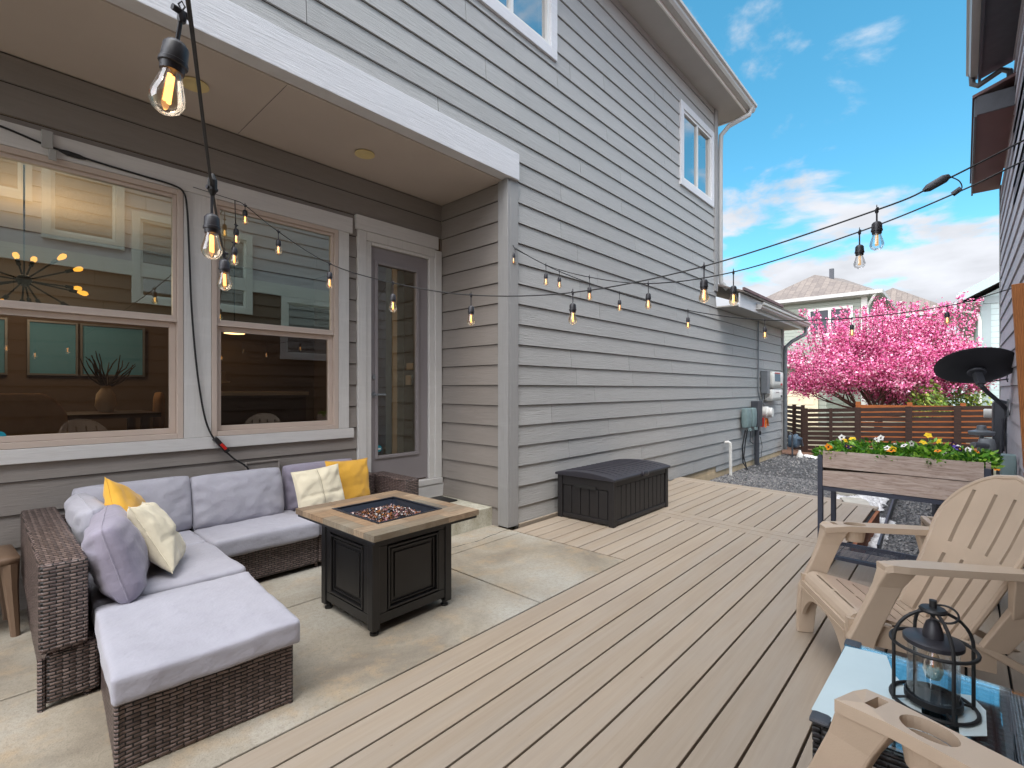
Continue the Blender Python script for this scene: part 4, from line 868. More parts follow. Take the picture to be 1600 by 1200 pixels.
for i in range(7):
    for k in range(4):
        y0 = 4.72+i*.6; z0 = -.42+k*.5
        f.box(24.40, 24.418, y0, y0+.48, z0, z0+.03); f.box(24.40, 24.418, y0, y0+.48, z0+.36, z0+.39); f.box(24.40, 24.418, y0, y0+.03, z0+.03, z0+.36); f.box(24.40, 24.418, y0+.45, y0+.48, z0+.03, z0+.36)
f.build('door_panels', 'garage_cream', go)
f = MB(); f.prism([(24.0, 3.9, 2.35), (24.0, 9.9, 2.35), (24.0, 9.9, 4.4)], (4.8, 0, 0)); f.build('roof', 'shingles', gr)
f = MB(); f.box(24.0-.12, 24.0-.01, 3.8, 9.9, 2.25, 2.45); f.build('gutter', 'far_white', gr)
h2 = far_house('distant_house', 'brown roofed house just behind the right shoulder of the pink tree', 41, 48, .9, 7, -.5, 5.9, 8.0, 'far_laps', over=.7, ridge=(Vector((43, 3.6, 8.3)), Vector((46, 3.6, 8.3))))
h3 = far_house('distant_house', 'low pale house beyond the satellite dish', 60, 68, -3.6, 1.0, -.5, 4.6, 6.6, 'pale_laps', over=.7)
h4 = thing('distant_house', 'pale blue green gabled house just left of the right house wall', 'house', (26, -3.5, -.4), 0, 'houses in the distance')
f = MB(); f.box(22.1, 36, -7.5, -.42, -.4, 4.25); f.prism([(22.1, -7.5, 4.25), (22.1, -.42, 4.25), (22.1, -3.96, 6.2)], (13.9, 0, 0)); f.build('wall', 'pale_laps', h4)
f = MB(); ang = [( .12, 4.3), (-3.96, 6.6), (-8.1, 4.3), (-8.1, 4.15), (-3.96, 6.42), (.12, 4.14)]
f.prism([(21.4, a, b) for a, b in ang[:2]+[ang[4], ang[5]]], (15.2, 0, 0)); f.prism([(21.4, a, b) for a, b in ang[1:5]], (15.2, 0, 0)); f.build('roof', 'shingles', h4)
f = MB(); f.prism([(21.36, .12, 4.34), (21.36, -3.96, 6.64), (21.36, -3.96, 6.34), (21.36, .12, 4.04)], (.035, 0, 0)); f.box(21.4, 36, .12, .15, 4.04, 4.32); f.build('fascia', 'pale_siding', h4)
f = MB(); f.box(21.45, 36, -.42, .11, 4.02, 4.04); f.build('eave', 'eave_soffit', h4)
f = MB(); f.box(22.06, 22.095, -7.4, -.5, 4.02, 4.25); f.box(22.06, 22.095, -.66, -.42, -.4, 4.01); f.build('corner_trim', 'pale_siding', h4)
f = MB(); f.tube([(21.5, .06, 4.1), (21.55, .05, 3.8), (22.0, -.35, 3.7), (22.02, -.4, 3.5), (22.02, -.40, -.3)], .045, 8); f.build('downspout', 'far_white', h4)

# ------------------------------------------------------------------ storage box
SB = thing('storage_box', 'dark brown plastic deck storage box with domed lid against the house wall', 'storage box', (4.40, 2.61, 0))
x0, x1, y0, y1, hb = 3.845, 4.955, 2.305, 2.935, .415
f = MB(); f.box(x0+.022, x1-.022, y0+.022, y1-.022, .02, hb); f.build('body', 'box_plastic', SB)
f = MB()
for x in (x0, x1-.055):
    for y in (y0, y1-.055): f.box(x, x+.055, y, y+.055, 0, hb+.01)
f.box(x0+.056, x1-.056, y0+.006, y0+.02, .012, .055); f.box(x0+.056, x1-.056, y0+.006, y0+.02, hb-.05, hb)
f.box(x0+.006, x0+.02, y0+.056, y1-.056, .012, .055); f.box(x0+.006, x0+.02, y0+.056, y1-.056, hb-.09, hb)
f.box(x1-.02, x1-.006, y0+.056, y1-.056, .012, .055); f.build('frame', 'box_plastic', SB, bevel=.006)
f = MB(); n = 11; w_ = (x1-x0-.13)/n
for k in range(n): f.box(x0+.065+k*w_+.005, x0+.065+(k+1)*w_-.005, y0+.012, y0+.022, .06, hb-.055)
n = 5; w_ = (y1-y0-.13)/n
for k in range(n): f.box(x0+.012, x0+.022, y0+.065+k*w_+.006, y0+.065+(k+1)*w_-.006, .06, hb-.095)
f.build('slat_panel', 'box_plastic', SB, bevel=.002)
f = MB(); f.box(x0-.004, x0+.006, 2.49, 2.72, hb-.10, hb-.068); f.build('handle', 'leg_black', SB)
f = MB(); n = 16; pr = []
for k in range(n+1):
    t = k/n; pr.append((y0-.018+(y1-y0+.036)*t, hb+.022+.034*math.sin(math.pi*t)**.8))
pr = [(y0-.018, hb+.0)]+pr+[(y1+.018, hb+.0)]
f.prism([(x0-.018, a, b) for a, b in pr], (x1-x0+.036, 0, 0)); lid = f.build('lid', 'box_lid', SB, bevel=.006)
f = MB()
for k in range(1, 12):
    x = x0+.02+(x1-x0-.04)*k/12
    pts = [(x, y0+.03+(y1-y0-.06)*t/8, hb+.0235+.034*math.sin(math.pi*(.045+.91*t/8))**.8) for t in range(9)]
    f.tube(pts, .006, 6)
f.build('lid_ribs', 'box_lid', lid, smooth=True)
f = MB(); f.rbox(.12, .03, .05, .01, (4.40, y0-.022, hb-.012), 4, 2); f.build('latch', 'box_lid', lid, smooth='all')

# ------------------------------------------------------------------ fire pit table
FR = R(2); FP = thing('fire_pit_table', 'square black fire pit table with reclaimed plank top and glass beads', 'fire pit', (1.585, 2.44, 0), R(1))
B = .262; zt = .505
f = MB(); f.box(-B+.02, B-.02, -B+.02, B-.02, .055, zt); f.build('cabinet', 'fire_black', FP, w=False)
for sx in (-1, 1):
    for sy in (-1, 1): f = MB(); f.box(min(sx*B, sx*(B-.045)), max(sx*B, sx*(B-.045)), min(sy*B, sy*(B-.045)), max(sy*B, sy*(B-.045)), .03, zt); f.build('corner_post', 'fire_black', FP, w=False, bevel=.003)
def panel(fd, horiz):      # framed raised panel on one side
    f = MB(); s = .17
    def bb(a0, a1, z0, z1, d0, d1):
        if fd == 'y-': f.box(a0, a1, -B+.02-d1, -B+.02-d0, z0, z1)
        if fd == 'y+': f.box(a0, a1, B-.02+d0, B-.02+d1, z0, z1)
        if fd == 'x-': f.box(-B+.02-d1, -B+.02-d0, a0, a1, z0, z1)
        if fd == 'x+': f.box(B-.02+d0, B-.02+d1, a0, a1, z0, z1)
    bb(-B+.046, B-.046, .055, .105, .0, .014); bb(-B+.046, B-.046, zt-.055, zt, .0, .014); bb(-B+.046, -s, .106, zt-.056, .0, .014); bb(s, B-.046, .106, zt-.056, .0, .014)
    for i, (ins, d0, d1, wd) in enumerate(((.004, .0, .018, .012), (.026, .0, .010, .008))):
        a, z0, z1 = s-ins, .109+ins, zt-.059-ins
        bb(-a, a, z0, z0+wd, d0, d1); bb(-a, a, z1-wd, z1, d0, d1); bb(-a, -a+wd, z0+wd, z1-wd, d0, d1); bb(a-wd, a, z0+wd, z1-wd, d0, d1)
    bb(-s+.05, s-.05, .16, zt-.11, 0, .008)
    return f.build('door' if fd == 'x+' else 'side_panel', 'fire_black', FP, w=False, bevel=.0025)
for d_ in ('y-', 'y+', 'x-', 'x+'): panel(d_, 1)
for sx in (-1, 1):
    for sy in (-1, 1):
        f = MB(); f.lathe([(.022,0),(.022,.012),(.014,.014),(.014,.03)], (sx*(B-.03), sy*(B-.03), 0), 12); f.build('leg', 'leg_black', FP, w=False)
Tx, Ty, z0, z1 = .345, .405, .530, .560; hx, hy = .200, .225
f = MB()
rr = random.Random(3)
def planks(x0, x1, y0, y1, along):
    a0, a1, b0, b1 = (x0, x1, y0, y1) if along == 'x' else (y0, y1, x0, x1)
    nrow = 2; 
    for r_ in range(nrow):
        p0, p1 = b0+(b1-b0)*r_/nrow, b0+(b1-b0)*(r_+1)/nrow; x = a0
        while x < a1-1e-4:
            nx = min(a1, x+rr.uniform(.16, .34)); nx = a1 if a1-nx < .08 else nx
            q = (x+.0006, nx-.0006, p0+.0006, p1-.0006)
            f.box(q[0], q[1], q[2], q[3], z0, z1) if along == 'x' else f.box(q[2], q[3], q[0], q[1], z0, z1); x = nx
planks(-Tx, Tx, -Ty, -hy, 'x'); planks(-Tx, Tx, hy, Ty, 'x'); planks(-Tx, -hx, -hy, hy, 'y'); planks(hx, Tx, -hy, hy, 'y')
f.build('tabletop', 'plank_top', FP, w=False)
f = MB(); f.box(-Tx+.01, Tx-.01, -Ty+.01, -hy, z0-.016, z0-.001); f.box(-Tx+.01, Tx-.01, hy, Ty-.01, z0-.016, z0-.001); f.box(-Tx+.01, -hx, -hy, hy, z0-.016, z0-.001); f.box(hx, Tx-.01, -hy, hy, z0-.016, z0-.001); f.build('apron', 'fire_black', FP, w=False)
f = MB()
frame_pts = [(-hx,-hy),(hx,-hy),(hx,hy),(-hx,hy)]
a, b = .012, .006
f.box(-hx-a, hx+a, -hy-a, -hy+b, z1+.0005, z1+.0035); f.box(-hx-a, hx+a, hy-b, hy+a, z1+.0005, z1+.0035); f.box(-hx-a, -hx+b, -hy+b, hy-b, z1+.0005, z1+.0035); f.box(hx-b, hx+a, -hy+b, hy-b, z1+.0005, z1+.0035)
zi = .515
def q(x, y, z): return (x, y, z)
i2 = .06
for (A, Bq) in (((-hx,-hy),(hx,-hy)), ((hx,-hy),(hx,hy)), ((hx,hy),(-hx,hy)), ((-hx,hy),(-hx,-hy))):
    sA = (A[0]*(1-.13), A[1]*(1-.13)); sB = (Bq[0]*(1-.13), Bq[1]*(1-.13))
    f.add([(A[0],A[1],z1), (Bq[0],Bq[1],z1), (sB[0],sB[1],zi), (sA[0],sA[1],zi)], [(0,1,2,3)])
f.add([(-hx*.87,-hy*.87,zi), (hx*.87,-hy*.87,zi), (hx*.87,hy*.87,zi), (-hx*.87,hy*.87,zi)], [(0,1,2,3)])
f.build('burner_bowl', 'fire_bowl', FP, w=False)
f = MB(); base8 = [(1,0,0),(-1,0,0),(0,1,0),(0,-1,0),(0,0,1),(0,0,-1)]; fs8 = [(0,2,4),(2,1,4),(1,3,4),(3,0,4),(2,0,5),(1,2,5),(3,1,5),(0,3,5)]
for k in range(2100):
    x, y = rr.uniform(-.168, .168), rr.uniform(-.19, .19); s = rr.uniform(.006, .0125); z = zi+.004+.030*max(0, 1-(x/.17)**2-(y/.19)**2)*rr.random()+rr.uniform(0,.008)
    qm = Matrix.Rotation(rr.uniform(0,6.3), 3, 'Z') @ Matrix.Rotation(rr.uniform(0,3), 3, 'X')
    f.add([Vector((x,y,z))+qm@Vector((p[0]*s*rr.uniform(.6,1.3), p[1]*s*rr.uniform(.6,1.3), p[2]*s*rr.uniform(.5,1))) for p in base8], fs8)
tag(f.build('fire_glass', 'fire_glass', FP, w=False), kind='stuff')

# ------------------------------------------------------------------ wicker sectional
SO = thing('wicker_sofa', 'brown wicker L shaped sofa with lavender grey cushions under the windows', 'sofa', (1.2, 3.4, 0))
def wbox(name, *a, parent=SO, bev=.012, m='wicker'):
    f = MB(); f.box(*a); return f.build(name, m, parent, bevel=bev)
wbox('backrest', .150, .296, 2.60, 3.86, .225, .575)
wbox('backrest', .296, 2.33, 3.76, 3.86, .225, .52)
wbox('base', .170, .335, 2.62, 3.74, .02, .218)
wbox('base', .338, .90, 2.66, 3.74, .035, .232)
wbox('base', .902, 1.60, 3.315, 3.74, .035, .232); wbox('base', 1.602, 2.33, 3.315, 3.74, .035, .232)
wbox('arm', 2.335, 2.475, 3.33, 3.86, .02, .51)
for x, y in ((.16, 2.61), (.30, 2.63), (.89, 3.70), (1.6, 3.33), (2.32, 3.33)):
    f = MB(); f.tube([(x, y+.02, .0), (x, y+.02, .20)], .013, 8); f.build('leg', 'wicker', SO)
def cushion(name, w_, d, h, c, parent, rot=0, seed=1, bulge=.012, amp=.006, m='fabric_grey', r=.02, n=34, nz=7):
    f = MB(); f.rbox(w_, d, h, r, c, n, nz, bulge, seed, amp, rot); return f.build(name, m, parent, smooth='all')
cushion('seat_cushion', .60, .62, .115, (.62, 3.0, .232), SO, seed=2)
cushion('seat_cushion', .60, .42, .115, (.62, 3.53, .232), SO, seed=3)
cushion('seat_cushion', .66, .47, .115, (1.26, 3.49, .232), SO, seed=4)
cushion('seat_cushion', .70, .47, .115, (1.95, 3.49, .232), SO, seed=5)
OT = thing('wicker_ottoman', 'brown wicker ottoman with a large lavender grey cushion in the left foreground', 'ottoman', (.59, 2.295, 0), R(-4.0))
f = MB(); f.box(-.275, .275, -.31, .345, .0, .243); f.build('base', 'wicker', OT, w=False, bevel=.012)
for a in (.268, -.268): f = MB(); f.tube([(a,-.303,.0),(a,-.303,.238)], .011, 8); f.build('corner_pole', 'wicker', OT, w=False, smooth=True)
f = MB(); f.rbox(.585, .72, .094, .014, (0, .005, .246), 44, 8, .008, 8, .006); f.build('seat_cushion', 'fabric_grey', OT, w=False, smooth='all')
f = MB(); hw, hd, zz = .287, .345, .336
pts = [(-hw,-hd+.005,zz-.005),(0,-hd-.002,zz+.0),(hw,-hd+.005,zz-.005),(hw+.002,0,zz),(hw,hd+.005,zz-.005),(0,hd+.006,zz),(-hw,hd+.005,zz-.005),(-hw-.002,0,zz)]
# pillows -----------------------------------------------------------
def pillow(name, w_, h_, t, loc, rot, mat, label, group, seed=1, seam=None, sag=0, cat='pillow', pinch=.07, puff=.40, cnr=0):
    f = MB(); n = 30; V = {}; vs = []; fs = []
    def pt(i, j, s):
        k = (i, j, 0 if i in (0, n) or j in (0, n) else s)
        if k in V: return V[k]
        u, v = -1+2*i/n, -1+2*j/n; U = math.sin(u*math.pi/2)*.5+u*.5; W_ = math.sin(v*math.pi/2)*.5+v*.5
        x = w_/2*U*(1-pinch*math.cos(v*math.pi/2)); y = h_/2*W_*(1-pinch*math.cos(u*math.pi/2))
        cn_ = (abs(U)*abs(W_))**4; x *= 1-cnr*cn_; y *= 1-cnr*cn_; e = max(0, (1-U*U)*(1-W_*W_)); z = s*t/2*(e**puff)
        p = Vector((x, y, z)); wr = noise.noise(Vector((x*9, y*9, seed*3.1+s)))*.016 + noise.noise(Vector((x*22+seed, y*22, s)))*.008
        cr = (abs(U)*abs(W_))**1.5; wr += math.sin(math.atan2(U, W_)*14+seed)*.010*cr
        p.z += wr*min(1, e*6+.15)*(s or 1)
        if seam and s > 0: p.z -= .010*math.exp(-(U/.035)**2)*min(1,e*4) ; p.z -= .012*math.exp(-((W_+.15)/.04)**2)*min(1,e*4)
        p.z += sag*(v*v)*.02
        V[k] = len(vs); vs.append(p); return V[k]
    for i in range(n):
        for j in range(n):
            fs.append((pt(i,j,1), pt(i+1,j,1), pt(i+1,j+1,1), pt(i,j+1,1))); fs.append((pt(i,j+1,-1), pt(i+1,j+1,-1), pt(i+1,j,-1), pt(i,j,-1)))
    f.add(vs, fs); o = f.build(name, mat, None, smooth='all'); o.location = loc; o.rotation_euler = rot
    tag(o, label, cat, group)
    g = MB(); m_ = n; ed = [vs[V[(i,0,0)]] for i in range(n)]+[vs[V[(n,j,0)]] for j in range(n)]+[vs[V[(i,n,0)]] for i in range(n,0,-1)]+[vs[V[(0,j,0)]] for j in range(n,0,-1)]
    g.tube(ed, .0028, 5, closed=True); so = g.build('piping', mat, o, w=False, smooth=True)
    if seam:
        g = MB(); g.tube([vs[V[(n//2, j, 1)]]+Vector((0,0,.0005)) for j in range(1, n)], .0016, 5)
        g.build('seam', 'fabric_seam', o, w=False)
    return o
def stand(tx, rz, roll=0): return (R(90-tx), R(roll), R(rz))     # pillow standing up, leaning back by tx, facing -Y before rz
GB = 'lavender grey back cushions of the sofa'
pillow('back_cushion', .60, .36, .17, (.64, 3.70, .515), stand(12, 0), 'fabric_grey', 'lavender grey back cushion in the sofa corner behind the yellow pillow', GB, 2, cat='cushion', pinch=.03, puff=.30, cnr=.07)
pillow('back_cushion', .60, .36, .18, (1.215, 3.69, .505), stand(14, 0), 'fabric_grey', 'plump lavender grey back cushion in the middle of the long sofa side', GB, 3, cat='cushion', pinch=.03, puff=.30, cnr=.07)
pillow('back_cushion', .60, .36, .15, (1.83, 3.75, .50), stand(10, 0), 'fabric_purple', 'lavender grey back cushion mostly hidden behind the cream pillow', GB, 4, cat='cushion', pinch=.03, puff=.30, cnr=.07)
pillow('back_cushion', .60, .36, .17, (.40, 3.33, .51), stand(14, 90), 'fabric_grey', 'lavender grey cushion leaning on the short wicker back nearest the corner', GB, 5, cat='cushion', pinch=.03, puff=.30, cnr=.07)
pillow('back_cushion', .60, .36, .20, (.43, 2.88, .505), stand(16, 80), 'fabric_purple', 'large purple grey cushion at the front of the short wicker back', GB, 6, cat='cushion', pinch=.03, puff=.30, cnr=.07)
GC, GY = 'cream throw pillows on the sofa', 'yellow throw pillows on the sofa'
pillow('throw_pillow', .40, .37, .16, (.60, 2.98, .515), stand(28, 72, 8), 'fabric_cream', 'cream seamed pillow leaning on the purple grey cushion at the left', GC, 7, seam=1, pinch=.09)
pillow('throw_pillow', .37, .36, .14, (.535, 3.27, .565), stand(20, 55, 26), 'fabric_yellow', 'yellow pillow tucked behind the cream pillow in the sofa corner', GY, 8, pinch=.11)
pillow('throw_pillow', .37, .34, .12, (1.70, 3.50, .50), stand(16, 4, -3), 'fabric_cream', 'cream square pillow with cross seams behind the fire pit table', GC, 9, seam=1, pinch=.05)
pillow('throw_pillow', .38, .36, .13, (2.02, 3.66, .50), stand(12, 2, 2), 'fabric_yellow', 'yellow pillow at the right end of the sofa beside the wicker arm', GY, 10, pinch=.07)

# small tan side stool at the left
SL = thing('side_stool', 'small tan resin side stool left of the sofa at the picture edge', 'stool', (-.09, 3.66, 0), R(4))
f = MB(); f.rbox(.44, .34, .045, .02, (0, 0, .365), 8, 3); f.build('top', 'tan_dark', SL, w=False, smooth='all')
f = MB()
for sx in (-1, 1):
    for sy in (-1, 1):
        g = MB(); g.tube([(sx*.18, sy*.13, .37), (sx*.185, sy*.135, .25), (sx*.20, sy*.145, .0)], [.038, .028, .018], 8); g.build('leg', 'tan_dark', SL, w=False, smooth=True)

# ------------------------------------------------------------------ raised planter
PL = thing('raised_planter', 'raised weathered wood planter on dark steel legs with wire shelf', 'planter', (4.06, .30, 0), R(-2.2))
# local: x depth (front -x), y width
hw, hd = .425, .20; LEG = .030
for sx in (-1, 1):
    for sy in (-1, 1):
        f = MB(); f.box(sx*hd-(LEG if sx > 0 else 0), sx*hd+(LEG if sx < 0 else 0), sy*hw-(LEG if sy > 0 else 0), sy*hw+(LEG if sy < 0 else 0), 0, .80); f.build('leg', 'planter_steel', PL, w=False, bevel=.002)
def plank(z0, z1, warp=0):
    f = MB(); n = 10; e = hw-.031
    for x0, x1 in ((-hd+.002, -hd+.024), (hd-.024, hd-.002)):
        for k in range(n):
            a, b = -e+2*e*k/n, -e+2*e*(k+1)/n; t = lambda y: z1-warp*max(0, (y+.0)/e)
            f.hexa([(x0,a,z0),(x1,a,z0),(x1,b,z0),(x0,b,z0),(x0,a,t(a)),(x1,a,t(a)),(x1,b,t(b)),(x0,b,t(b))])
    for y0, y1 in ((-hw+.002, -hw+.024), (hw-.024, hw-.002)): f.box(-hd+.032, hd-.032, y0, y1, z0, z1-(warp if y0 > 0 else 0))
    return f.build('side_board', 'weathered', PL, w=False)
plank(.72, .832); plank(.595, .715, .018)
f = MB()
for x in (-hd+.001, hd-.025): f.box(x, x+.024, -hw+.031, hw-.031, .565, .590)
for y in (-hw+.003, hw-.027): f.box(-hd+.03, hd-.03, y, y+.024, .565, .590)
f.build('rim_rail', 'planter_steel', PL, w=False)
f = MB(); f.box(-hd+.026, hd-.026, -hw+.026, hw-.026, .60, .785); f.build('soil', 'soil', PL, w=False)
f = MB(); zs = .11
for x in (-hd+.001, hd-.025): f.box(x, x+.024, -hw+.031, hw-.031, zs, zs+.022)
for y in (-hw+.003, hw-.027, -.01): f.box(-hd+.03, hd-.03, y, y+.022, zs, zs+.022)
sh_ = f.build('shelf', 'planter_steel', PL, w=False)
f = MB()
for k in range(13): x = -hd+.03+(2*hd-.06)*k/12; f.tube([(x, -hw+.02, zs+.024), (x, hw-.02, zs+.024)], .0028, 5)
for k in range(5): y = -hw+.1+(2*hw-.2)*k/4; f.tube([(-hd+.02, y, zs+.019), (hd-.02, y, zs+.019)], .0025, 5)
f.build('wire_grid', 'planter_steel', sh_, w=False)
# pansies
PM = Matrix.Translation((4.06, .30, 0)) @ Matrix.Rotation(R(-2.2), 4, 'Z')
def flower(parent, c, s, col, up, world=True):
    up = up.normalized(); x = up.orthogonal().normalized(); y = up.cross(x); f = MB(); c = Vector(c)
    for k in range(5):
        a = k*1.2566; d = x*math.cos(a)+y*math.sin(a); e = x*-math.sin(a)+y*math.cos(a)
        f.add([c, c+d*s*.55+e*s*.5+up*s*.12, c+d*s*1.05+up*s*.02, c+d*s*.55-e*s*.5+up*s*.12], [(0,3,2,1)])
    fo = f.build('flower', col, parent, smooth=False)
    g = MB(); g.lathe([(s*.28, .0), (s*.2, s*.15), (0, s*.2)], c+up*.001, 8, up); g.build('flower_eye', 'petal_dark' if col in ('petal_white', 'petal_orange', 'petal_violet') else 'petal_yellow', fo)
def pansy(x, y, h, spread, flowers, label, seed):
    p0 = PM @ Vector((x, y, .785)); t = thing('pansy_plant', label, 'plant', p0, 0, 'pansy plants in the raised planter'); r2 = random.Random(seed)
    f = MB()
    for k in range(330):
        a = r2.uniform(0, 6.28); rad = spread*1.15*math.sqrt(r2.random()); z = h*1.15*r2.random()**.75*(1-.4*(rad/spread/1.15)**2)
        p = p0+Vector((math.cos(a)*rad, math.sin(a)*rad, z)); d = Vector((math.cos(a)+r2.uniform(-.7,.7), math.sin(a)+r2.uniform(-.7,.7), r2.uniform(-.1, 1.1))).normalized()
        s = r2.uniform(.014, .040); n = d.cross(Vector((r2.uniform(-1,1), r2.uniform(-1,1), .3))).normalized()
        f.add([p, p+d*s*.6+n*s*.30, p+d*s*1.3, p+d*s*.6-n*s*.30], [(0,1,2,3)])
    for k in range(12):
        a = r2.uniform(0, 6.28); q_ = p0+Vector((math.cos(a)*spread*.6, math.sin(a)*spread*.6, h*.9)); f.tube([p0+Vector((0,0,0)), q_], .0016, 4)
    f.build('foliage', 'leaf_green', t)
    for i, col in enumerate(flowers):
        a = r2.uniform(0, 6.28); rad = spread*r2.uniform(.2, .8); c = p0+Vector((math.cos(a)*rad-.02, math.sin(a)*rad, h*r2.uniform(.9, 1.4)+.012))
        g = MB(); g.tube([p0, c-Vector((0,0,.003))], .0015, 4); g.build('stem', 'leaf_green', t)
        flower(t, c, r2.uniform(.016, .026), 'petal_'+col, Vector((-.6+r2.uniform(-.6,.5), r2.uniform(-.9,.5), r2.uniform(.1, 1))))
rows = [(-.11, .37, .05, .07, ['orange', 'orange'], 'pansy with orange blooms at the left end of the planter front'),
 (.09, .31, .09, .08, ['yellow', 'yellow', 'white'], 'pansy with tall yellow blooms near the left rear of the planter'),
 (-.08, .24, .06, .08, ['purple', 'purple'], 'deep purple pansy second from the left along the planter front'),
 (.02, .15, .10, .10, ['white', 'white'], 'bushy green pansy with white blooms left of the planter middle'),
 (-.10, .06, .06, .08, ['orange', 'yellow', 'white'], 'mixed orange and yellow pansy left of the planter middle, at the front'),
 (.10, .03, .08, .08, ['purple', 'white'], 'purple and white pansy in the middle rear of the planter'),
 (-.05, -.06, .10, .10, ['white', 'yellow', 'white'], 'tall leafy pansy with white and yellow blooms at the planter middle'),
 (.09, -.15, .11, .09, ['yellow', 'yellow'], 'pansy with bright yellow blooms right of the planter middle'),
 (-.11, -.17, .07, .08, ['orange', 'white'], 'orange and white pansy right of the planter middle, at the front'),
 (.03, -.26, .08, .10, ['purple', 'violet', 'white'], 'violet blue pansy toward the right end of the planter'),
 (-.08, -.34, .07, .09, ['purple'], 'leafy pansy spilling over the right front corner of the planter'),
 (.11, -.36, .08, .08, ['white', 'orange'], 'white and orange pansy in the right rear corner of the planter')]
for i, (x, y, h, s_, fl, lb) in enumerate(rows): pansy(x, y, h, s_, fl, lb, 50+i)
r2 = random.Random(77); f = MB(); p0 = Vector((6.6, -.2, .14))
for k in range(60):
    a = r2.uniform(0,6.28); p = p0+Vector((math.cos(a)*.1*r2.random(), math.sin(a)*.1*r2.random(), r2.uniform(0,.12))); d = Vector((math.cos(a), math.sin(a), .6)); f.add([p, p+d*.02+Vector((.008,0,0)), p+d*.04, p+d*.02-Vector((.008,0,0))], [(0,1,2,3)])
f.build('foliage', 'leaf_green', fp)
for k in range(7): a = k*.9; flower(fp, p0+Vector((math.cos(a)*.08-.02, math.sin(a)*.08, .36+.05*r2.random())), .045, 'petal_orange', Vector((-.8, -.2+.3*math.sin(a), .5)))

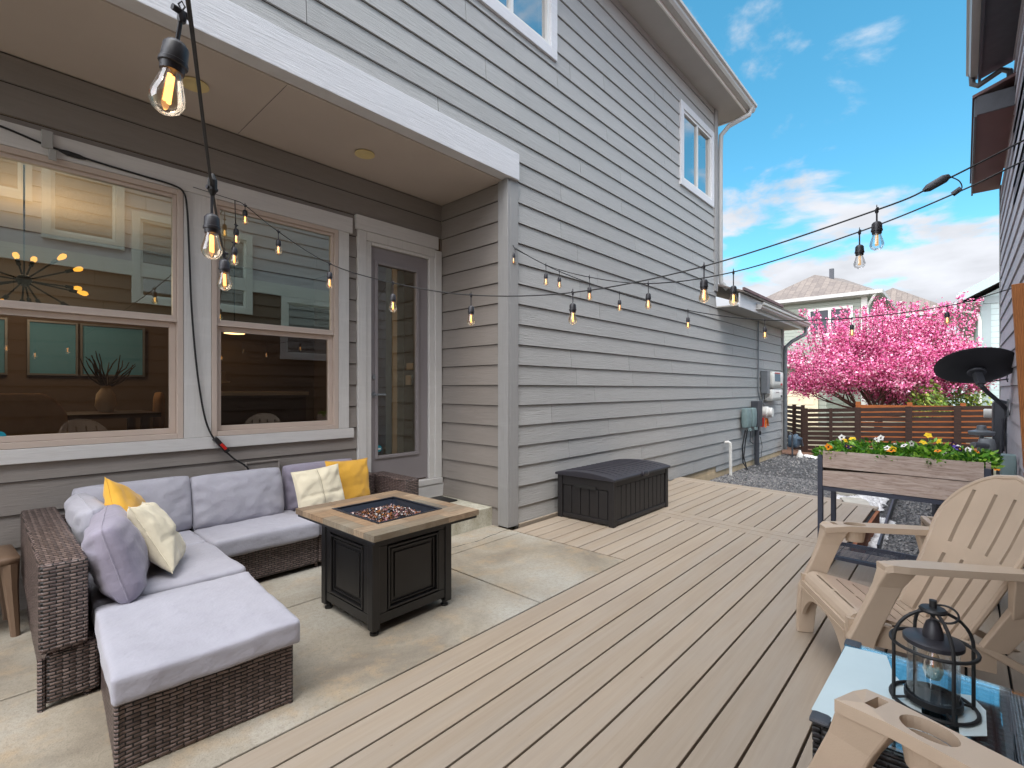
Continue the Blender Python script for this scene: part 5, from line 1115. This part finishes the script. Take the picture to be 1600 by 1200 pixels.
# ------------------------------------------------------------------ resin chairs
def resin_chair(label, loc, rz, cups=True):
    C = thing('resin_chair', label, 'chair', loc, rz, 'tan resin deck chairs'); m = 'tan_resin'
    K = .93
    def B_(f, name, **k):
        return f.build(name, m, C, w=False, **k)
    # backrest: slotted fan panel, arched top
    f = MB(); W0, W1, HH = .20, .265, .80; ns = 5; cols = []
    def bp(x, s, off=0):        # x across, s along height 0..1
        cup = .05*(x/.26)**2; y = -.36-.36*s*K - .05*math.sin(s*math.pi)*.4 + cup; z = .17+.70*s
        return Vector((x, y+off*.9, z+off*.4))
    S = 40; wd = lambda s: (W0+(W1-W0)*min(1, s/.62))
    def topx(s):   # half width incl. arched top
        if s < .66: return wd(s)
        t = (s-.66)/.34; return wd(.66)*math.sqrt(max(0, 1-t*t*.999))
    gapw = .019
    edges = []
    for k in range(ns): edges += [-1+2*k/ns, -1+2*(k+1)/ns]
    thk = .016
    for k in range(ns):
        l0, l1 = -1+2*k/ns, -1+2*(k+1)/ns
        for r_ in range(S):
            s0, s1 = r_/S, (r_+1)/S
            slot = lambda s: (.05 < s < .46) or (.52 < s < .88)
            sm = (s0+s1)/2
            q = []
            for s in (s0, s1):
                a, b = l0*wd(s), l1*wd(s)
                if slot(sm):
                    if k > 0: a += gapw/2
                    if k < ns-1: b -= gapw/2
                tx = topx(s); a = max(-tx, min(tx, a)); b = max(-tx, min(tx, b)); q.append((a, b))
            if abs(q[0][1]-q[0][0]) < 1e-4 and abs(q[1][1]-q[1][0]) < 1e-4: continue
            P = [bp(q[0][0], s0), bp(q[0][1], s0), bp(q[1][1], s1), bp(q[1][0], s1)]; Bk = [p+Vector((0, -thk, -thk*.4)) for p in P]
            f.add(P+Bk, [(0,1,2,3)[::-1], (4,5,6,7), (0,4,7,3), (1,2,6,5)])
    # rolled rim around the arch
    rim = [bp(-wd(s), s, -.008) for s in [i/20*.66 for i in range(21)]]+[bp(-topx(.66+.34*i/16), .66+.34*i/16, -.008) for i in range(1, 17)]+[bp(topx(.66+.34*i/16), .66+.34*i/16, -.008) for i in range(15, -1, -1)]+[bp(wd(s), s, -.008) for s in [i/20*.66 for i in range(20, -1, -1)]]
    f.tube(rim, .013, 8); B_(f, 'backrest', smooth=30)
    # seat: slats across the width, rolling over the front
    f = MB(); hwid = .235; prof = []
    for t in [i/30 for i in range(31)]:
        if t < .16: a = t/.16*math.pi/2; prof.append((.055*math.sin(math.pi/2-a)*1.0+.0, .27+.055*math.sin(a)+.02*t))
        else: u = (t-.16)/.84; prof.append((-.44*u, .328-.13*u+.01*math.sin(u*3.14)))
    for i in range(30):
        slotrow = i in (4, 9, 13, 17, 21, 25)
        xs = [(-hwid, -.19), (-.012, .012), (.19, hwid)] if slotrow else [(-hwid, hwid)]
        sh = .38 if slotrow else 1
        (ya, za), (yb, zb) = prof[i], prof[i+1]
        if slotrow: # slot plus the rest of the slat
            ym, zm_ = ya+(yb-ya)*.55, za+(zb-za)*.55
            for a, b in xs: f.add([(a,ya,za),(b,ya,za),(b,ym,zm_),(a,ym,zm_)]+[(a,ya,za-.014),(b,ya,za-.014),(b,ym,zm_-.014),(a,ym,zm_-.014)], [(0,1,2,3),(7,6,5,4),(0,4,5,1),(1,5,6,2),(2,6,7,3),(3,7,4,0)])
            ya, za = ym, zm_; xs = [(-hwid, hwid)]
        for a, b in xs: f.add([(a,ya,za),(b,ya,za),(b,yb,zb),(a,yb,zb)]+[(a,ya,za-.014),(b,ya,za-.014),(b,yb,zb-.014),(a,yb,zb-.014)], [(0,1,2,3),(7,6,5,4),(0,4,5,1),(1,5,6,2),(2,6,7,3),(3,7,4,0)])
    B_(f, 'seat')
    f = MB()
    for sx in (-1, 1):   # side rails of the seat
        f.hexa([(sx*(hwid), .06, .22), (sx*(hwid+.022), .06, .22), (sx*(hwid+.022), -.46, .14), (sx*hwid, -.46, .14), (sx*hwid, .06, .31), (sx*(hwid+.022), .06, .31), (sx*(hwid+.022), -.46, .22), (sx*hwid, -.46, .22)] if sx > 0 else
               [(sx*(hwid+.022), .06, .22), (sx*(hwid), .06, .22), (sx*hwid, -.46, .14), (sx*(hwid+.022), -.46, .14), (sx*(hwid+.022), .06, .31), (sx*hwid, .06, .31), (sx*hwid, -.46, .22), (sx*(hwid+.022), -.46, .22)])
    # front apron with arch under it
    n = 20; lz = lambda x: .235-.13*(abs(x)/hwid)**3.0
    f.prism([(-hwid, .046, .278), (hwid, .046, .278)]+[(hwid-2*hwid*k/n, .046, lz(hwid-2*hwid*k/n)) for k in range(n+1)], (0, .017, 0))
    f.prism([(-hwid, .064, .250), (hwid, .064, .250), (hwid, .064, .240), (-hwid, .064, .240)], (0, .004, 0))
    B_(f, 'seat_frame')
    for sx in (-1, 1):
        g = MB()  # front leg sweeping up into the arm post
        secs = [(.0, .275, .035, .075, .030), (.12, .270, .03, .085, .032), (.24, .268, .015, .10, .034), (.36, .270, -.035, .095, .034), (.46, .275, -.075, .095, .040), (.532, .285, -.105, .11, .072)]
        vs = []; 
        for z, x, y, dd, ww in secs: vs += [(sx*x-ww/2, y-dd/2, z), (sx*x+ww/2, y-dd/2, z), (sx*x+ww/2, y+dd/2, z), (sx*x-ww/2, y+dd/2, z)]
        fs = [(3,2,1,0), tuple(4*(len(secs)-1)+i for i in range(4))]
        for i in range(len(secs)-1):
            for k in range(4): fs.append((4*i+k, 4*i+(k+1)%4, 4*i+4+(k+1)%4, 4*i+4+k))
        g.add(vs, fs); B_(g, 'front_leg', bevel=.006)
        # arm: broad plank with cup holder and phone slot at the front
        g = MB(); zt_ = .560; zb_ = .530; pts = [(.245, -.05), (.245, -.16), (.250, -.34), (.255, -.54), (.268, -.62), (.30, -.62), (.333, -.52), (.340, -.34), (.340, -.12), (.33, -.07), (.315, -.05)]
        out_ = [(sx*a, b) for a, b in pts]; cup = [(sx*.298+.036*math.cos(6.283*i/22), -.205+.050*math.sin(6.283*i/22)) for i in range(22)]
        slotp = [(sx*.298-.026, -.120), (sx*.298+.026, -.120), (sx*.298+.026, -.098), (sx*.298-.026, -.098)]
        bm = bmesh.new()
        loops = []
        for lp in ((out_, cup, slotp) if sx > 0 else (out_,)):
            vv = [bm.verts.new((a, b, zt_ - (.012 if b > -.055 else 0))) for a, b in lp]; es = [bm.edges.new((vv[i], vv[(i+1)%len(vv)])) for i in range(len(vv))]; loops.append(vv)
        bmesh.ops.triangle_fill(bm, use_beauty=True, use_dissolve=False, edges=bm.edges[:])
        for fc in bm.faces:
            if fc.normal.z < 0: fc.normal_flip()
        bm.verts.index_update(); tv = [v.co.copy() for v in bm.verts]; tf = [tuple(v.index for v in fc.verts) for fc in bm.faces]
        li = [[v.index for v in lp] for lp in loops]; bm.free()
        nv = len(tv); g.add(tv+[Vector((p.x, p.y, p.z-.028)) for p in tv], tf+[tuple(i+nv for i in q[::-1]) for q in tf]+[(lp[i], lp[(i+1)%len(lp)], lp[(i+1)%len(lp)]+nv, lp[i]+nv) for lp in li for i in range(len(lp))])
        # cup wall under the hole
        cc_ = [(a, b) for a, b in cup]; k0 = len(cc_)
        if sx > 0: g.add([(a, b, zt_-.029) for a, b in cc_]+[(sx*.298+(a-sx*.298)*.8, -.205+(b+.205)*.8, zt_-.085) for a, b in cc_], [(i, (i+1)%k0, (i+1)%k0+k0, i+k0) for i in range(k0)]+[tuple(range(k0, 2*k0))])
        if sx > 0: g.add([(a, b, zt_-.029) for a, b in slotp]+[(a, b, zt_-.07) for a, b in slotp], [(i, (i+1)%4, (i+1)%4+4, i+4) for i in range(4)]+[(4,5,6,7)])
        # side lip of the arm
        B_(g, 'arm', smooth=False)
        g = MB(); g.hexa([(sx*.272-.015,-.90,0),(sx*.272+.015,-.90,0),(sx*.272+.015,-.83,0),(sx*.272-.015,-.83,0),(sx*.245-.015,-.46,.23),(sx*.245+.015,-.46,.23),(sx*.245+.015,-.34,.26),(sx*.245-.015,-.34,.26)]); B_(g, 'rear_leg', bevel=.006)
        g = MB(); g.hexa([(sx*.262-.014,-.62,.40),(sx*.262+.014,-.62,.40),(sx*.262+.014,-.50,.36),(sx*.262-.014,-.50,.36),(sx*.30-.02,-.62,.531),(sx*.30+.02,-.62,.531),(sx*.30+.02,-.48,.531),(sx*.30-.02,-.48,.531)]); g.hexa([(sx*.245-.014,-.50,.22),(sx*.245+.014,-.50,.22),(sx*.245+.014,-.40,.22),(sx*.245-.014,-.40,.22),(sx*.262-.014,-.62,.40),(sx*.262+.014,-.62,.40),(sx*.262+.014,-.50,.40),(sx*.262-.014,-.50,.40)]); B_(g, 'arm_brace', bevel=.004)
    return C
CH1 = resin_chair('tan resin deck chair with slotted arched back facing the sofa, seen whole at the right', (2.665, .43, 0), R(31))
CH2 = resin_chair('tan resin deck chair showing only its cup holder arm at the bottom edge', (1.1015, .3526, 0), R(-22))
# low tan footstool beyond the planter
FS = thing('foot_stool', 'low tan resin stool with grey mesh panel beyond the planter shelf', 'stool', (5.42, .0, -.2), R(14))
f = MB(); frame_pts = None
for a in ((-.25, .22, -.23, -.19), (-.25, .22, .19, .23)): f.box(a[0], a[1], a[2], a[3], .30, .345)
f.box(-.25, -.21, -.19, .19, .30, .345); f.box(.18, .22, -.19, .19, .30, .345); f.build('top_frame', 'tan_resin', FS, w=False, bevel=.008)
f = MB(); f.box(-.21, .18, -.19, .19, .31, .318); f.build('mesh_panel', 'metal_grey', FS, w=False)
for x, y in ((-.23, .21), (.20, .21), (-.23, -.21), (.20, -.21)):
    f = MB(); f.hexa([(x-.05,y-.018,0),(x-.01,y-.018,0),(x-.01,y+.018,0),(x-.05,y+.018,0),(x-.02,y-.018,.30),(x+.02,y-.018,.30),(x+.02,y+.018,.30),(x-.02,y+.018,.30)]); f.build('leg', 'tan_resin', FS, w=False, bevel=.005)

# ------------------------------------------------------------------ wicker table with glass top, lantern
TB = thing('glass_table', 'dark wicker side table with a reflective glass top in the right foreground', 'table', (1.67, .02, 0))
zt = .42
f = MB(); f.box(1.43, 1.915, -.26, .275, zt-.012, zt-.004); f.build('woven_top', 'wicker_table', TB)
f = MB(); f.box(1.425, 1.92, -.265, .28, zt, zt+.006); f.build('glass_top', 'table_glass', TB)
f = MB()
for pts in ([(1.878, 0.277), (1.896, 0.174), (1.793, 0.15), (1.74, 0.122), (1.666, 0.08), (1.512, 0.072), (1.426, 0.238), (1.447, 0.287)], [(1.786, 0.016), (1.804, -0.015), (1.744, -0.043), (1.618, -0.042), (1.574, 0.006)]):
    f = MB(); f.prism([(a, b, zt+.0065) for a, b in pts], (0, 0, .0008)); f.build('painted_reflection', 'reflection_pale', TB)  # pale patches paint a sky reflection onto the glass
f = MB(); frame_rect2 = [(1.425, 1.92, .262, .282), (1.425, 1.92, -.267, -.247), (1.423, 1.443, -.247, .262), (1.902, 1.922, -.247, .262)]
for a in frame_rect2: f.box(a[0], a[1], a[2], a[3], zt-.06, zt-.013)
f.build('rim', 'wicker_black', TB, bevel=.004)
for x in (1.425, 1.885):
    for y in (.245, -.265): f = MB(); f.box(x, x+.036, y, y+.036, 0, zt-.061); f.build('leg', 'wicker_black', TB, bevel=.004)
f = MB()
for x, y in ((1.428, .275), (1.917, .275)): f.rbox(.045, .045, .012, .005, (x, y-.012, zt-.003), 4, 2)
f.build('glass_clip', 'metal_dark', TB)
LN = thing('lantern', 'black cage lantern with glass cylinder and bulb standing on the glass table', 'lantern', (1.686, .058, .427))
lc = Vector((1.686, .058, .427)); Rr = .088; f = MB()
def ring(mb, z, r, th=.0045, n=32): mb.tube([lc+Vector((math.cos(6.283*i/n)*r, math.sin(6.283*i/n)*r, z)) for i in range(n)], th, 8, closed=True)
ring(f, .006, Rr); ring(f, .155, Rr)
for k in range(4):
    a = R(28+90*k); x, y = math.cos(a), math.sin(a)
    pts = [lc+Vector((x*Rr, y*Rr, z)) for z in (.0, .08, .16)]+[lc+Vector((x*Rr*math.cos(t), y*Rr*math.cos(t), .16+.085*math.sin(t))) for t in [math.pi/2*i/8 for i in range(1, 9)]]
    f.tube(pts, .0042, 8); f.tube([lc+Vector((x*Rr, y*Rr, .006)), lc+Vector((x*.055, y*.055, .012))], .0035, 6)
f.build('cage', 'cable_black', LN, smooth=True)
f = MB(); f.lathe([(.0, .242), (.028, .242), (.030, .247), (.026, .252), (.008, .254), (.008, .272), (0, .273)], lc, 20)
f.tube([lc+Vector((.0+.03*math.cos(t), -.022+.0*math.sin(t)+.028*math.sin(t), .252-.010+.012*math.cos(t))) for t in [6.283*i/24 for i in range(24)]], .0028, 6, closed=True); f.build('cap', 'cable_black', LN, smooth=True)
f = MB(); f.lathe([(.06, .158), (.063, .160), (.063, .170), (.056, .173), (.022, .176), (.022, .185), (.019, .2), (.014, .215), (.006, .222), (.004, .243)], lc, 28); f.build('socket_cover', 'socket_black', LN, smooth=True)
f = MB(); f.lathe([(.054, .012), (.054, .158)], lc, 32); f.build('glass_cylinder', 'lantern_glass', LN, smooth=True)
f = MB(); f.lathe([(.050, .010), (.060, .010), (.060, .026), (.056, .026), (.056, .013), (.050, .013)], lc, 28); f.build('base_ring', 'cable_black', LN, smooth=True)
f = MB(); f.lathe([(.008, .155), (.010, .135), (.018, .11), (.022, .09), (.016, .070), (0, .062)], lc, 18); bu = f.build('bulb', 'bulb_glass', LN, smooth=True)
f = MB(); f.tube([lc+Vector((.003, 0, .14)), lc+Vector((.004, 0, .095))], .002, 6); f.build('filament', 'petal_orange', bu)

# ------------------------------------------------------------------ string lights
def catmull(P, k=8):
    P = [Vector(p) for p in P]; Q = [P[0]*2-P[1]]+P+[P[-1]*2-P[-2]]; out_ = []
    for i in range(1, len(Q)-2):
        a, b, c, d = Q[i-1:i+3]
        for j in range(k):
            t = j/k; out_.append(.5*((2*b)+(-a+c)*t+(2*a-5*b+4*c-d)*t*t+(-a+3*b-3*c+d)*t**3))
    return out_+[P[-1]]
def bulb(parent, top, ln=.035, tilt=(0, 0), lit=True, gl='bulb_glass'):
    top = Vector(top); ax_ = Vector((tilt[0], tilt[1], -1)).normalized(); f = MB()
    f.tube([top, top+ax_*ln], .0028, 6); f.lathe([(.0045, 0), (.006, -.012), (.004, -.016)], top+Vector((0,0,.004)), 8)
    f.tube([top+Vector((-.012, -.004, .002)), top+Vector((.012, .004, .002))], .0045, 6)
    f.tube([top+Vector((0,0,.004)), top+Vector((.004,0,.012)), top+Vector((0,0,.018)), top+Vector((-.004,0,.012)), top+Vector((0,0,.004))], .0012, 5)
    s0 = top+ax_*ln; f.lathe([(.003, 0), (.011, .004), (.0155, .010), (.0165, .030), (.0178, .031), (.0178, .036), (.0155, .037), (.0145, .046), (.0, .046)], s0, 16, ax_)
    so = f.build('socket', 'socket_black', parent, smooth=True)
    b0 = s0+ax_*.044; f = MB(); f.lathe([(.0125, 0), (.0130, .006), (.0175, .022), (.0215, .036), (.0215, .044), (.0165, .054), (.008, .0595), (0, .061)], b0, 20, ax_); f.build('bulb', gl, so, smooth=True)
    x = ax_.orthogonal().normalized(); f = MB()
    for a in (-.003, .003): f.tube([b0+x*a+ax_*.006, b0+x*a*1.3+ax_*.044], .0028, 6)
    f.build('filament', 'filament' if lit else 'filament_dim', so)
S1 = thing('light_string', 'string of bulbs sagging from above the viewer to the recess over the sofa', 'string lights', D(367, 312, 3.5), 0, 'cafe light strings')
hook = D(367, 313, 3.5)
A = [D(283, -60, .50), D(299, 40, .68), D(331, 292, 1.12), D(350, 396, 1.62), D(358, 402, 2.1), D(366, 375, 2.85), D(368, 345, 3.2), hook]
f = MB(); f.tube(catmull(A), .0032, 6); f.build('cord', 'cable_black', S1)
for p, ln, tl in ((D(284, 22, .68), .037, (-.12, .10)), (D(331, 296, 1.12), .055, (0, 0)), (D(350, 396, 1.62), .018, (.02, 0)), (D(366, 380, 2.75), .02, (0, 0)), (D(369, 352, 3.2), .02, (0, 0))): bulb(S1, p, ln, tl)
f = MB(); f.lathe([(.004,0),(.010,.012),(.010,.035),(.004,.05)], D(332, 306, 1.12), 10); f.build('connector', 'cable_black', S1)
f = MB(); f.tube([hook, Vector((.99, 3.895, 2.64))], .0022, 5); f.build('guy_wire', 'cable_black', S1)
S2 = thing('light_string', 'long bulb string crossing from the sofa recess to the right house high over the deck', 'string lights', D(895, 458, 2.34), 0, 'cafe light strings')
pts = [(367,313,3.5),(383,321,3.45),(435,362,3.3),(515,412,3.05),(614,442,2.75),(736,461,2.57),(895,457,2.34),(1100,416,2.12),(1370,328,1.75),(1465,287,1.68),(1600,219,1.62),(1760,138,1.5)]
P3 = [D(*p) for p in pts]; f = MB(); f.tube(catmull(P3), .0030, 6); f.build('cord', 'cable_black', S2)
for i, ln in ((1,.03),(2,.052),(3,.05),(4,.06),(5,.055),(6,.05),(7,.055),(8,.04)): bulb(S2, P3[i], ln, lit=i < 8, gl='bulb_glass' if i < 8 else 'lantern_glass')
f = MB(); d0, d1 = D(1443, 298, 1.70), D(1483, 275, 1.67); f.tube([d0, d0.lerp(d1, .2), d0.lerp(d1, .8), d1], [.006, .014, .015, .008], 10); f.build('cord_plug', 'metal_dark', S2, smooth=True)
S3 = thing('light_string', 'upper bulb string from the corner post rising to the right edge', 'string lights', D(801, 385, 4.42), 0, 'cafe light strings')
pts = [(801,385,4.42),(853,414,4.15),(921,433,3.75),(1013,443,3.1),(1146,425,2.55),(1343,362,2.1),(1497,300,1.88),(1600,251,1.8),(1760,175,1.7)]
P3 = [D(*p) for p in pts]; f = MB(); f.tube(catmull(P3), .0030, 6); f.build('cord', 'cable_black', S3)
for i, ln in ((1,.07),(2,.075),(3,.06),(4,.07),(5,.055)): bulb(S3, P3[i], ln, lit=i < 5, gl='bulb_glass' if i < 5 else 'lantern_glass')
bulb(S3, P3[0]+Vector((0,-.01,0)), .06)
f = MB(); a, b = D(1488, 304, 1.90), D(1502, 294, 1.88); f.tube([a, b], .010, 8); f.tube(catmull([D(1485,276,1.68), D(1499,283,1.74), D(1503,293,1.8), D(1497,298,1.88)]), .002, 5); f.build('cord_plug', 'metal_dark', S3, smooth=True)
S4 = thing('light_string', 'lower bulb string from the corner post along the wall to the timber post', 'string lights', D(1331, 497, 4.3), 0, 'cafe light strings')
pts = [(803,388,4.42),(874,424,4.45),(968,458,4.45),(1075,485,4.4),(1195,500,4.35),(1331,497,4.25),(1480,478,4.12),(1580,451,4.03)]
P3 = [D(*p) for p in pts]; f = MB(); f.tube(catmull(P3), .0040, 6); f.build('cord', 'cable_black', S4)
for i, ln in ((1,.05),(2,.06),(3,.06),(4,.06),(5,.055),(6,.05)): bulb(S4, P3[i], ln)

# supply cable down the window trim with red switch
CB = thing('power_cable', 'black cable draped over the window trim with a red rocker switch', 'cable', (1.1, 3.88, .85))
y = YB-.032
pts = [(-.35,y,2.74),(-.02,y,2.705),(.10,y,2.69),(.27,y,2.655),(.50,y,2.635),(.70,y,2.625),(.87,y,2.615),(.935,y,2.58),(.955,y,2.45),(.965,y,2.2),(.98,y,1.8),(1.01,y,1.4),(1.05,y,1.1),(1.09,y-.004,.95),(1.15,y-.006,.85),(1.24,y,.75),(1.35,y,.64),(1.37,y,.4)]
f = MB(); f.tube(catmull(pts), .006, 6); f.build('cord', 'cable_black', CB)
f = MB(); f.tube([(.31,y,2.648),(.345,y,2.643),(.40,y,2.64),(.43,y,2.637)], [.007,.016,.014,.007], 8); f.build('plug', 'cable_black', CB)
f = MB(); f.bar((1.115,y-.014,.905),(1.20,y-.014,.80),.03,.035,(0,1,0)); f.build('switch_body', 'cable_black', CB, bevel=.004)
f = MB(); f.bar((1.150,y-.038,.862),(1.180,y-.038,.824),.018,.018,(0,1,0)); f.build('rocker', 'red_plastic', CB)
f = MB(); f.box(.235, .285, YB-.045, YB-.023, 2.64, 2.74); f.box(.265, .30, YB-.047, YB-.036, 2.575, 2.64); one(f, 'cable_clip', 'downspout_grey', 'translucent grey clip holding the cable at the top of the left window', 'clip', bevel=.004)
